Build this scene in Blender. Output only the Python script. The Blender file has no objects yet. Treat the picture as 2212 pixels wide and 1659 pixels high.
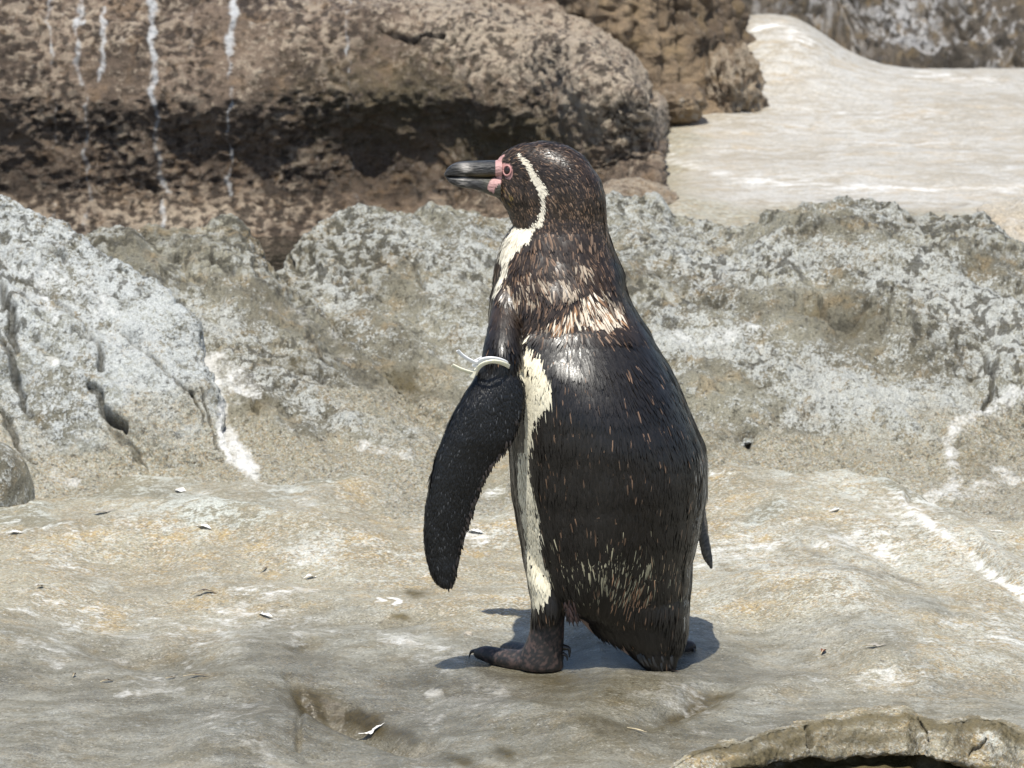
import bpy, math
import numpy as np
from math import radians, sin, cos, tan, atan, pi

RNG = np.random.default_rng(7)
SC = bpy.context.scene
COL = SC.collection

# ------------------------------------------------------------------ camera
PITCH = radians(12.0); DIST = 8.0; MPP = 0.000525; AIM_Z = 0.325
FW = np.array([0, cos(PITCH), -sin(PITCH)]); UP = np.array([0, sin(PITCH), cos(PITCH)])
CAM = np.array([0, -DIST * cos(PITCH), AIM_Z + DIST * sin(PITCH)])
cam_d = bpy.data.cameras.new('camera'); cam = bpy.data.objects.new('camera', cam_d); COL.objects.link(cam)
cam.location = CAM; cam.rotation_euler = (pi / 2 - PITCH, 0, 0)
cam_d.sensor_width = 36.0; cam_d.lens = 36.0 * DIST / (2212 * MPP)
cam_d.clip_start = 0.1; cam_d.clip_end = 200
cam_d.dof.use_dof = True; cam_d.dof.focus_distance = DIST - 0.04; cam_d.dof.aperture_fstop = 20
SC.camera = cam

# ------------------------------------------------------------------ light
SUN_EL = radians(71); SUN_AZ = radians(192)      # compass bearing of the sun (0 = +Y, clockwise)
w = bpy.data.worlds.new('World'); SC.world = w; w.use_nodes = True
nt = w.node_tree; nt.nodes.clear()
sky = nt.nodes.new('ShaderNodeTexSky'); sky.sky_type = 'NISHITA'; sky.sun_disc = False
sky.sun_elevation = SUN_EL; sky.sun_rotation = SUN_AZ
bg = nt.nodes.new('ShaderNodeBackground'); bg.inputs[1].default_value = 0.11
ow = nt.nodes.new('ShaderNodeOutputWorld')
nt.links.new(sky.outputs[0], bg.inputs[0]); nt.links.new(bg.outputs[0], ow.inputs[0])
sd = bpy.data.lights.new('sun', 'SUN'); sd.energy = 4.6; sd.angle = radians(0.5); sd.color = (1, .965, .88)
so = bpy.data.objects.new('sun', sd); COL.objects.link(so)
so.rotation_euler = (pi / 2 - SUN_EL, 0, pi - SUN_AZ)
so.location = (0, 0, 6)
SC.view_settings.view_transform = 'Standard'; SC.view_settings.look = 'None'
SC.view_settings.exposure = 0.47; SC.view_settings.gamma = 1.0
SC.view_settings.use_curve_mapping = False

# ------------------------------------------------------------------ numeric helpers
def P(vx, vy, y):
    """world point at depth y seen at measured photo coordinates (2212 x 1659)"""
    vx, vy, y = np.broadcast_arrays(np.asarray(vx, float), np.asarray(vy, float), np.asarray(y, float))
    d = FW + ((vx - 1106) * MPP / DIST)[..., None] * np.array([1., 0, 0]) - ((vy - 829.5) * MPP / DIST)[..., None] * UP
    t = (y - CAM[1]) / d[..., 1]
    return CAM + t[..., None] * d
def G(vx, vy, z0=0.0, dz=0.0):
    vx, vy = np.broadcast_arrays(np.asarray(vx, float), np.asarray(vy, float))
    d = FW + ((vx - 1106) * MPP / DIST)[..., None] * np.array([1., 0, 0]) - ((vy - 829.5) * MPP / DIST)[..., None] * UP
    t = (z0 - CAM[2]) / d[..., 2]
    p = CAM + t[..., None] * d
    p[..., 2] += dz
    return p
def measure(p):
    r = p - CAM; dep = r @ FW
    return np.stack([1106 + r[..., 0] / dep * DIST / MPP, 829.5 - (r @ UP) / dep * DIST / MPP], -1)

_perm = RNG.permutation(256); _perm = np.concatenate([_perm, _perm, _perm])
_gr = RNG.normal(size=(256, 3)); _gr /= np.linalg.norm(_gr, axis=1)[:, None]; _gr = _gr.astype(np.float32)
def perlin(p):
    p = np.asarray(p, np.float32); i = np.floor(p).astype(np.int32); f = p - i
    u = f * f * f * (f * (f * 6 - 15) + 10); i &= 255
    out = 0
    for dx in (0, 1):
        a = _perm[i[..., 0] + dx]; wx = u[..., 0] if dx else 1 - u[..., 0]
        for dy in (0, 1):
            b = _perm[a + i[..., 1] + dy]; wy = u[..., 1] if dy else 1 - u[..., 1]
            for dz in (0, 1):
                g = _gr[_perm[b + i[..., 2] + dz]]; wz = u[..., 2] if dz else 1 - u[..., 2]
                out = out + wx * wy * wz * (g[..., 0] * (f[..., 0] - dx) + g[..., 1] * (f[..., 1] - dy) + g[..., 2] * (f[..., 2] - dz))
    return out * 1.6
def fbm(p, o=4, gain=.5):
    s = 0; a = 1
    for k in range(o):
        s = s + a * perlin(p * 2.03 ** k + 17.3 * k); a *= gain
    return s
def ridged(p, o=3):
    s = 0; a = 1
    for k in range(o):
        s = s + a * (1 - 2 * np.abs(perlin(p * 2.1 ** k + 7.7 * k))); a *= .5
    return s
def sstep(a, b, x):
    t = np.clip((x - a) / (b - a), 0, 1); return t * t * (3 - 2 * t)
def pchip(x, y, q):
    x = np.asarray(x, float); y = np.asarray(y, float); h = np.diff(x); d = np.diff(y) / h
    m = np.zeros_like(y)
    for k in range(1, len(x) - 1):
        if d[k - 1] * d[k] > 0:
            w1 = 2 * h[k] + h[k - 1]; w2 = h[k] + 2 * h[k - 1]
            m[k] = (w1 + w2) / (w1 / d[k - 1] + w2 / d[k])
    m[0] = d[0]; m[-1] = d[-1]
    k = np.clip(np.searchsorted(x, q) - 1, 0, len(x) - 2); t = (q - x[k]) / h[k]
    return ((2 * t**3 - 3 * t**2 + 1) * y[k] + (t**3 - 2 * t**2 + t) * h[k] * m[k]
            + (-2 * t**3 + 3 * t**2) * y[k + 1] + (t**3 - t**2) * h[k] * m[k + 1])
def crs(c, m):
    """Catmull-Rom resample of control points (n,k) to m samples"""
    c = np.asarray(c, float); n = len(c); t = np.linspace(0, n - 1, m); i = np.minimum(t.astype(int), n - 2); f = (t - i)
    e = np.concatenate([[2 * c[0] - c[1]], c, [2 * c[-1] - c[-2]]])
    f = f.reshape((-1,) + (1,) * (c.ndim - 1))
    p0, p1, p2, p3 = e[i], e[i + 1], e[i + 2], e[i + 3]
    return .5 * (2 * p1 + (p2 - p0) * f + (2 * p0 - 5 * p1 + 4 * p2 - p3) * f**2 + (3 * p1 - p0 - 3 * p2 + p3) * f**3)
def inpoly(V, poly):
    poly = np.asarray(poly, float); x, y = V[..., 0], V[..., 1]; c = np.zeros(x.shape, bool); j = len(poly) - 1
    for i in range(len(poly)):
        xi, yi = poly[i]; xj, yj = poly[j]
        if yi != yj:
            c ^= ((yi > y) != (yj > y)) & (x < (xj - xi) * (y - yi) / (yj - yi) + xi)
        j = i
    return c
def ldist(V, pts):
    pts = np.asarray(pts, float); best = np.full(V.shape[:-1], 1e9)
    for a, b in zip(pts[:-1], pts[1:]):
        ab = b - a; t = np.clip(((V - a) @ ab) / (ab @ ab), 0, 1)
        best = np.minimum(best, np.linalg.norm(V - a - t[..., None] * ab, axis=-1))
    return best
def lmask(V, pts, wd, soft):
    return 1 - sstep(wd, wd + soft, ldist(V, pts))
def blob(V, cx, cy, rx, ry, rot=0):
    c, s = cos(radians(rot)), sin(radians(rot)); dx = V[..., 0] - cx; dy = V[..., 1] - cy
    a = (dx * c + dy * s) / rx; b = (-dx * s + dy * c) / ry
    return np.exp(-(a * a + b * b))

# ------------------------------------------------------------------ object helpers
def tag(o, label=None, cat=None, group=None, kind=None):
    if label: o['label'] = label
    if cat: o['category'] = cat
    if group: o['group'] = group
    if kind: o['kind'] = kind
    return o
def mesh_obj(name, verts, faces, mat, parent=None, origin=(0, 0, 0), smooth=True, attrs=None, cols=None):
    verts = np.asarray(verts, np.float32).reshape(-1, 3); faces = np.asarray(faces, np.int32)
    me = bpy.data.meshes.new(name); org = np.asarray(origin, np.float32)
    me.vertices.add(len(verts)); me.vertices.foreach_set('co', (verts - org).ravel())
    k = faces.shape[1]
    me.loops.add(faces.size); me.loops.foreach_set('vertex_index', faces.ravel())
    me.polygons.add(len(faces)); me.polygons.foreach_set('loop_start', np.arange(0, faces.size, k, dtype=np.int32))
    me.update(calc_edges=True); me.validate()
    me.polygons.foreach_set('use_smooth', np.full(len(me.polygons), smooth))
    for an, av in (attrs or {}).items():
        a = me.attributes.new(an, 'FLOAT', 'POINT'); a.data.foreach_set('value', np.asarray(av, np.float32).ravel())
    if cols is not None:
        a = me.attributes.new('Col', 'FLOAT_COLOR', 'POINT'); c4 = np.ones((len(verts), 4), np.float32); c4[:, :3] = cols
        a.data.foreach_set('color', c4.ravel())
    if mat: me.materials.append(mat)
    o = bpy.data.objects.new(name, me); COL.objects.link(o)
    if parent is not None: o.parent = parent
    else: o.location = org
    return o
def gridfaces(nu, nv):
    i = np.arange(nu * nv).reshape(nu, nv)
    return np.stack([i[:-1, :-1], i[1:, :-1], i[1:, 1:], i[:-1, 1:]], -1).reshape(-1, 4)
def gnormals(g):
    du = np.gradient(g, axis=0); dv = np.gradient(g, axis=1); n = np.cross(du, dv)
    return n / (np.linalg.norm(n, axis=-1, keepdims=True) + 1e-12)
def tube(path, rad, n=12, flat=1.0):
    """closed tube along path; returns verts, quad faces (end caps as collapsed rings)"""
    path = np.asarray(path, float); rad = np.asarray(rad, float)
    t = np.gradient(path, axis=0); t /= np.linalg.norm(t, axis=1)[:, None]
    ref = np.array([0, 0, 1.]);
    if abs(t[:, 2]).mean() > .8: ref = np.array([0, 1., 0])
    s = np.cross(t, ref); s /= np.linalg.norm(s, axis=1)[:, None]; u = np.cross(s, t)
    path = np.concatenate([path[:1], path, path[-1:]]); rad = np.concatenate([[1e-5], rad, [1e-5]])
    s = np.concatenate([s[:1], s, s[-1:]]); u = np.concatenate([u[:1], u, u[-1:]])
    a = np.linspace(0, 2 * pi, n, endpoint=False)
    v = path[:, None] + rad[:, None, None] * (np.cos(a)[None, :, None] * s[:, None] + flat * np.sin(a)[None, :, None] * u[:, None])
    m = len(path); i = np.arange(m * n).reshape(m, n); j = np.roll(i, -1, 1)
    f = np.stack([i[:-1], j[:-1], j[1:], i[1:]], -1).reshape(-1, 4)
    return v.reshape(-1, 3), f
def rowloft(rows, n=300, na=96, pw=1.0):
    """closed loft of horizontal sections; rows: (vy, xl, xr, yc, half depth, egg)"""
    r = np.asarray(rows, float); q = np.linspace(r[0, 0], r[-1, 0], n)
    xl, xr, yc, b, e = [pchip(r[:, 0], r[:, k], q) for k in range(1, 6)]
    pl = P(xl, q, yc); pr = P(xr, q, yc)
    xc = (pl[:, 0] + pr[:, 0]) / 2; a = (pr[:, 0] - pl[:, 0]) / 2
    th = np.linspace(0, 2 * pi, na, endpoint=False); cx = np.cos(th); sy = np.sin(th)
    x = xc[:, None] + a[:, None] * cx; y = yc[:, None] + b[:, None] * (1 + e[:, None] * cx) * sy
    z = np.repeat(pl[:, 2:3], na, 1)
    v = np.stack([x, y, z], -1)
    c0 = v[0].mean(0); c1 = v[-1].mean(0)
    v = np.concatenate([np.repeat(c0[None, None], na, 1) + (v[:1] - c0) * .02, v, np.repeat(c1[None, None], na, 1) + (v[-1:] - c1) * .02])
    m = len(v); i = np.arange(m * na).reshape(m, na); j = np.roll(i, -1, 1)
    f = np.stack([i[:-1], i[1:], j[1:], j[:-1]], -1).reshape(-1, 4)
    return v.reshape(-1, 3), f
def merge(parts):
    vs, fs, o = [], [], 0
    for v, f in parts: vs.append(v); fs.append(np.asarray(f) + o); o += len(v)
    return np.concatenate(vs), np.concatenate(fs)

# ------------------------------------------------------------------ node helpers
class NB:
    def __init__(s, name):
        s.m = bpy.data.materials.new(name); s.m.use_nodes = True; s.t = s.m.node_tree
        s.p = s.t.nodes['Principled BSDF']; s.tc = s.t.nodes.new('ShaderNodeTexCoord')
    def n(s, typ, **kw):
        x = s.t.nodes.new(typ)
        for k, v in kw.items(): setattr(x, k, v)
        return x
    def l(s, a, b): s.t.links.new(a, b)
    def setin(s, sock, v):
        if hasattr(v, 'is_linked') or isinstance(v, bpy.types.NodeSocket): s.l(v, sock)
        else: sock.default_value = v
    def coord(s, scale=(1, 1, 1), rot=(0, 0, 0)):
        mp = s.n('ShaderNodeMapping'); mp.inputs['Scale'].default_value = scale; mp.inputs['Rotation'].default_value = rot
        s.l(s.tc.outputs['Object'], mp.inputs[0]); return mp.outputs[0]
    def noise(s, scale, detail=4, rough=.55, vec=None, dist=0):
        x = s.n('ShaderNodeTexNoise'); x.inputs['Scale'].default_value = scale; x.inputs['Detail'].default_value = detail
        x.inputs['Roughness'].default_value = rough; x.inputs['Distortion'].default_value = dist
        s.l(vec or s.tc.outputs['Object'], x.inputs['Vector']); return x.outputs[0]
    def voro(s, scale, vec=None, feature='F1', out=0):
        x = s.n('ShaderNodeTexVoronoi', feature=feature); x.inputs['Scale'].default_value = scale
        s.l(vec or s.tc.outputs['Object'], x.inputs['Vector']); return x.outputs[out]
    def ramp(s, v, lo, hi, a=0.0, b=1.0):
        x = s.n('ShaderNodeMapRange', interpolation_type='SMOOTHSTEP'); s.setin(x.inputs[0], v)
        for k, q in zip((1, 2, 3, 4), (lo, hi, a, b)): x.inputs[k].default_value = q
        return x.outputs[0]
    def math(s, op, a, b=0.0, clamp=False):
        x = s.n('ShaderNodeMath', operation=op, use_clamp=clamp); s.setin(x.inputs[0], a); s.setin(x.inputs[1], b); return x.outputs[0]
    def mix(s, f, a, b, mode='MIX'):
        x = s.n('ShaderNodeMix', data_type='RGBA', blend_type=mode); s.setin(x.inputs[0], f)
        for k, q in ((6, a), (7, b)):
            if isinstance(q, tuple): x.inputs[k].default_value = (*q, 1)
            else: s.l(q, x.inputs[k])
        return x.outputs[2]
    def attr(s, name, col=False):
        x = s.n('ShaderNodeAttribute', attribute_name=name); return x.outputs[0] if col else x.outputs[2]
    def bump(s, h, strength, dist, prev=None):
        x = s.n('ShaderNodeBump'); x.inputs['Strength'].default_value = strength; x.inputs['Distance'].default_value = dist
        s.l(h, x.inputs['Height'])
        if prev is not None: s.l(prev, x.inputs['Normal'])
        return x.outputs[0]
    def out(s, col=None, rough=None, normal=None, spec=None):
        if col is not None: s.setin(s.p.inputs['Base Color'], (*col, 1) if isinstance(col, tuple) else col)
        if rough is not None: s.setin(s.p.inputs['Roughness'], rough)
        if normal is not None: s.l(normal, s.p.inputs['Normal'])
        if spec is not None: s.p.inputs['Specular IOR Level'].default_value = spec
        return s.m

def rock_material(name, dark, mid, lichen, white=(.72, .71, .68), lich_lo=.50, lich_hi=.58, sc=1.0, stretch=(1, 1, 1), pits=.5,
                  rough=.46, ochre=(.30, .21, .10), ochre_amt=.4, bstr=.6, lscale=230, grains=.4, pscale=150, ground=False):
    b = NB(name); v = b.coord(stretch)
    n1 = b.noise(9 * sc, 6, .6, v); n2 = b.noise(lscale * sc, 8, .72, v); n3 = b.noise(45 * sc, 7, .65, v)
    n4 = b.noise(520 * sc, 4, .6, v); n5 = b.noise(24 * sc, 4, .6, v); n6 = b.noise(pscale * sc, 6, .7, v)
    c = b.mix(b.ramp(n1, .36, .64), dark, mid)
    c = b.mix(b.math('MULTIPLY', b.ramp(n5, .5, .68), ochre_amt), c, ochre)
    thr = b.math('ADD', n2, b.math('MULTIPLY', b.math('SUBTRACT', n3, .5), .75))
    thr = b.math('ADD', thr, b.math('MULTIPLY', b.math('SUBTRACT', b.attr('lichen'), .5), .28))
    c = b.mix(b.math('MULTIPLY', b.ramp(thr, lich_lo, lich_hi), b.ramp(n6, .25, .6, .55, 1)), c, lichen)
    sa = b.attr('sand'); sandc = b.mix(b.ramp(n2, .35, .65), (.225, .203, .140), (.345, .328, .252))
    sm_ = b.ramp(b.math('ADD', sa, b.math('ADD', b.math('MULTIPLY', b.math('SUBTRACT', n3, .5), 1.1), b.math('MULTIPLY', b.math('SUBTRACT', n5, .5), 1.0))), .3, .85)
    c = b.mix(b.math('MULTIPLY', sm_, .8), c, sandc)
    if ground:
        gm = b.ramp(b.math('ADD', b.attr('grey'), b.math('MULTIPLY', b.math('SUBTRACT', n3, .5), 1.0)), .3, .8)
        c = b.mix(b.math('MULTIPLY', gm, .85), c, b.mix(b.ramp(thr, .46, .58), (.17, .157, .11), (.42, .435, .395)))
        vs_ = b.attr('smooth'); c = b.mix(b.math('MULTIPLY', vs_, .75), c, b.mix(b.ramp(b.noise(26, 9, .75, b.coord((.5, 1, 1), (0, 0, .4))), .38, .66), (.140, .126, .088), (.32, .312, .27)))
    if grains:
        vc = b.voro(430 * sc, v, out=1); sp = b.n('ShaderNodeSeparateColor'); b.l(vc, sp.inputs[0])
        if not ground: dry = sm_; 
        else: dry = b.math('SUBTRACT', 1.0, b.math('MULTIPLY', b.math('MAXIMUM', b.attr('wet'), b.attr('smooth')), .85)); dry = b.math('MULTIPLY', dry, b.ramp(n5, .3, .6, .35, 1)); dry = b.math('MULTIPLY', dry, b.math('SUBTRACT', 1.0, b.math('MULTIPLY', gm, .8))) if ground else dry
        c = b.mix(b.math('MULTIPLY', b.math('MULTIPLY', b.ramp(sp.outputs[0], .62, .72), grains), dry), c, (.36, .245, .12))
        c = b.mix(b.math('MULTIPLY', b.math('MULTIPLY', b.ramp(sp.outputs[1], .70, .78), grains), dry), c, (.50, .50, .47))
        c = b.mix(b.math('MULTIPLY', b.math('MULTIPLY', b.ramp(sp.outputs[2], .78, .84), grains), dry), c, (.10, .085, .065))
    if ground: c = b.mix(b.math('MULTIPLY', b.ramp(b.noise(240, 3, .6, v), .61, .67), .65), c, (.06, .05, .038)); c = b.mix(b.math('MULTIPLY', b.ramp(b.noise(300, 3, .6, b.coord((.6, 1, 1), (0, 0, 1))), .61, .67), .6), c, (.55, .54, .50))  # dark specks, then pale ones painted as small glints
    pit = b.math('MULTIPLY', b.ramp(n6, .56, .66), pits)
    pit2 = b.math('MULTIPLY', b.ramp(b.noise(52 * sc, 7, .72, v), .60, .69), pits)
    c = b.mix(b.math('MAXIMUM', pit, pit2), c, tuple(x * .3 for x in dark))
    cv_ = b.attr('cav'); c = b.mix(b.math('MULTIPLY', b.ramp(b.math('ADD', cv_, b.math('MULTIPLY', b.math('SUBTRACT', n2, .5), .5)), -.06, -.30), .78), c, tuple(x * .42 for x in dark))  # shade painted into the recesses of the crumb relief
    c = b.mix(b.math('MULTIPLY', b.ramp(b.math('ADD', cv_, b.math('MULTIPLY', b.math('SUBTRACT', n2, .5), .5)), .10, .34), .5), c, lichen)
    grain = b.ramp(n4, .3, .7, .68, 1.32)
    c = b.mix(1.0, c, grain, 'MULTIPLY')
    mo = b.math('MULTIPLY', b.attr('moss_shade'), b.ramp(b.math('ADD', n6, b.math('MULTIPLY', b.attr('moss_shade'), .35)), .42, .66))
    c = b.mix(b.math('MULTIPLY', mo, 1.35, True), c, b.mix(b.ramp(n6, .35, .65), (.070, .056, .026), (.125, .098, .045)))
    sv = b.math('ADD', b.attr('stain'), b.math('ADD', b.math('MULTIPLY', b.math('SUBTRACT', n3, .5), 1.3), b.math('MULTIPLY', b.math('SUBTRACT', n2, .5), .9)))
    stn = b.math('MULTIPLY', b.ramp(sv, .38, .98), b.ramp(b.attr('stain'), .02, .3))
    c = b.mix(b.math('MULTIPLY', stn, .85), c, white)
    c = b.mix(b.math('MULTIPLY', b.attr('crack'), .8), c, tuple(x * .25 for x in dark))
    wet = b.attr('wet')
    c = b.mix(b.math('MULTIPLY', wet, .75), c, b.mix(1.0, c, (.40, .37, .31), 'MULTIPLY'))
    wr = b.ramp(b.math('ADD', b.math('MAXIMUM', wet, b.math('MULTIPLY', b.attr('smooth'), .5)), b.math('MULTIPLY', b.math('SUBTRACT', n3, .5), .8)), .25, .8, rough, .13)
    h = b.math('ADD', b.math('MULTIPLY', n3, .9), b.math('ADD', b.math('MULTIPLY', n2, .5), b.math('MULTIPLY', n4, .2)))
    h = b.math('SUBTRACT', h, b.math('MULTIPLY', pit, .35))
    fade = b.ramp(b.attr('wet'), .2, .9, 1.0, .7)
    bn = b.n('ShaderNodeBump'); bn.inputs['Distance'].default_value = .012; b.l(b.math('MULTIPLY', fade, bstr), bn.inputs['Strength']); b.l(h, bn.inputs['Height'])
    return b.out(c, wr, bn.outputs[0], .4)

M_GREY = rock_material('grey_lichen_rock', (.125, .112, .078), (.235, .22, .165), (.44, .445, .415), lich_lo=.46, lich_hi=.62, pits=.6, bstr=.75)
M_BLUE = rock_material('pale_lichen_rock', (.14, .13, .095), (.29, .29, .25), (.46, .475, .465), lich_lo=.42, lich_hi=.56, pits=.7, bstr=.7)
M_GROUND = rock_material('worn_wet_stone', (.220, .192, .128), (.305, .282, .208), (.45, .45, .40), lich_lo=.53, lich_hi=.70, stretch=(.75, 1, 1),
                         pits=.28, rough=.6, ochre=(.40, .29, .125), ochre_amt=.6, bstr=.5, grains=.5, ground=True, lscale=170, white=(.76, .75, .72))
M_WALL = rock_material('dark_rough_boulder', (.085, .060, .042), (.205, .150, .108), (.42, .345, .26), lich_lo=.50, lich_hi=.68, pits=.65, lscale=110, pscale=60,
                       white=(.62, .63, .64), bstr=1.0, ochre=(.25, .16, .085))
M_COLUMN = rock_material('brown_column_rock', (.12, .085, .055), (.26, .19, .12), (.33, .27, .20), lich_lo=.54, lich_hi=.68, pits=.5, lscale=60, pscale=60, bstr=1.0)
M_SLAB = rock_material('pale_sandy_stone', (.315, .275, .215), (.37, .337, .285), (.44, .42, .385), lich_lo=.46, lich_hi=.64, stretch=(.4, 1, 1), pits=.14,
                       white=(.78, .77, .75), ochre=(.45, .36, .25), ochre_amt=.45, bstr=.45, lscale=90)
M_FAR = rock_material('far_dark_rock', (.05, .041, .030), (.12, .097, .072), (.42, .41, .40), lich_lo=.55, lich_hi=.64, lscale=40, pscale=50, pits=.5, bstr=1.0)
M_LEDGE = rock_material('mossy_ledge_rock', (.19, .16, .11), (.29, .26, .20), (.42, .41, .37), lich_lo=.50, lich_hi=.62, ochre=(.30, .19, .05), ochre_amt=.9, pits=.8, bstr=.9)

def water_material():
    b = NB('dark_pool_water'); n = b.noise(26, 3, .5, b.coord((1, .35, 1)))
    return b.out((.018, .016, .012), .06, b.bump(n, .9, .02), .5)
M_WATER = water_material()

# ------------------------------------------------------------------ ground
def axis_pts(lo, hi, d, ext):
    core = np.arange(lo, hi + d / 2, d); out = []; s = d; x = 0
    while x < ext: s *= 1.35; x += s; out.append(x)
    out = np.array(out); return np.concatenate([lo - out[::-1], core, hi + out])
gx = axis_pts(-.80, .80, .0029, 14); gy = axis_pts(-.72, 1.30, .0053, 14)
GX, GY = np.meshgrid(gx, gy, indexing='ij')
flat = np.stack([GX, GY, np.zeros_like(GX)], -1)
GV = measure(flat)
core = (np.abs(GX) < 3) & (GY > -3) & (GY < 3)
GV[~core] = -9999
def q3(sx, sy, off=0): return np.stack([GX * sx + off, GY * sy, np.full_like(GX, off * .37)], -1)
near_feet = np.maximum(blob(GV, 1140, 1432, 150, 42), blob(GV, 1430, 1425, 130, 40))
z = .020 * fbm(q3(4, 2.6, 3), 2) + .0050 * fbm(q3(13, 5.5, 9), 3) + .0012 * ridged(q3(30, 15, 5), 3)
z += .0011 * fbm(q3(110, 60, 2), 3)
# modelled relief: (vx, vy, rx, ry, rot, height)
for cx, cy, rx, ry, rot, h in [(920, 1455, 330, 55, -6, .012), (560, 1600, 230, 45, -8, .012), (250, 1580, 260, 60, -10, .004),
                               (720, 1535, 95, 26, 12, -.020), (820, 1565, 90, 18, 25, -.012), (1500, 1520, 90, 22, -20, -.010),
                               (1440, 1545, 70, 16, -15, -.008), (330, 1410, 200, 24, 10, -.010), (660, 1290, 220, 26, 6, .010),
                               (870, 1340, 120, 12, 0, -.008), (560, 1150, 320, 24, 8, .012), (300, 1200, 300, 26, -6, -.008),
                               (1750, 1300, 240, 40, 8, .012), (2000, 1430, 240, 45, 5, .008), (1900, 1200, 160, 22, 25, -.008),
                               (1100, 1540, 160, 30, 5, .007), (1290, 1600, 130, 34, 15, .010), (1640, 1250, 70, 12, 12, -.006),
                               (2080, 1180, 200, 26, 30, .012), (1720, 1480, 200, 26, -8, .006), (660, 1400, 70, 20, 0, -.006)]:
    z += 1.7 * h * blob(GV, cx, cy, rx, ry, rot)
# the left part drops a little behind the mossy step, worn step lines
z -= .006 * lmask(GV, [(1740, 1185), (1850, 1235), (2010, 1262)], 2, 14)
z -= .010 * lmask(GV, [(1970, 1110), (2060, 1170), (2130, 1230), (2212, 1285), (2400, 1400)], 3, 22)
z -= .006 * lmask(GV, [(620, 1480), (700, 1545), (830, 1580), (960, 1600)], 3, 12)
z -= .007 * lmask(GV, [(650, 1530), (645, 1620)], 2, 6)
z *= (1 - .95 * np.clip(near_feet * 1.5, 0, 1))
EDGE = np.array([(1400, 1700), (1471, 1648), (1530, 1622), (1606, 1608), (1681, 1582), (1746, 1570), (1800, 1560), (1866, 1550), (1956, 1547), (1986, 1562), (2036, 1570),
                 (2106, 1556), (2161, 1566), (2212, 1592), (2330, 1625), (2500, 1650)], float)
z *= 1 - .9 * lmask(GV, EDGE, 30, 60)
below = (GV[..., 1] - np.interp(GV[..., 0], EDGE[:, 0], EDGE[:, 1])); drop = sstep(-12, 8, below) * sstep(1440, 1520, GV[..., 0]) * core
z -= .045 * drop
z += .006 * drop * fbm(q3(22, 22, 4), 3)
z += (.014 + .012 * fbm(q3(3.6, 3, 61), 3)) * sstep(.42, 1.0, GY) * core
z -= .20 * sstep(1.12, 1.38, GY)
z[~core] = np.where(GY[~core] > 1, -.30, np.minimum(z[~core], 0))
GZ = z
def ground_z(x, y):
    i = np.clip(np.searchsorted(gx, x) - 1, 0, len(gx) - 2); j = np.clip(np.searchsorted(gy, y) - 1, 0, len(gy) - 2)
    fx = (x - gx[i]) / (gx[i + 1] - gx[i]); fy = (y - gy[j]) / (gy[j + 1] - gy[j])
    return GZ[i, j] * (1 - fx) * (1 - fy) + GZ[i + 1, j] * fx * (1 - fy) + GZ[i, j + 1] * (1 - fx) * fy + GZ[i + 1, j + 1] * fx * fy
def on_ground(vx, vy, lift=0.0):
    zz = 0.0
    for _ in range(12):
        p = G(vx, vy, zz); zz = .5 * zz + .5 * ground_z(p[0], p[1])
    p = G(vx, vy, zz); p[2] = ground_z(p[0], p[1]) + lift
    return p
gpos = np.stack([GX, GY, GZ], -1)
Vw = measure(gpos); Vw[~core] = -9999
wn = np.stack([fbm(q3(28, 16, 1), 3), fbm(q3(28, 16, 31), 3)], -1)
Vn = Vw + wn * np.array([22, 9])
stain = np.zeros_like(GX)
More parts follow.
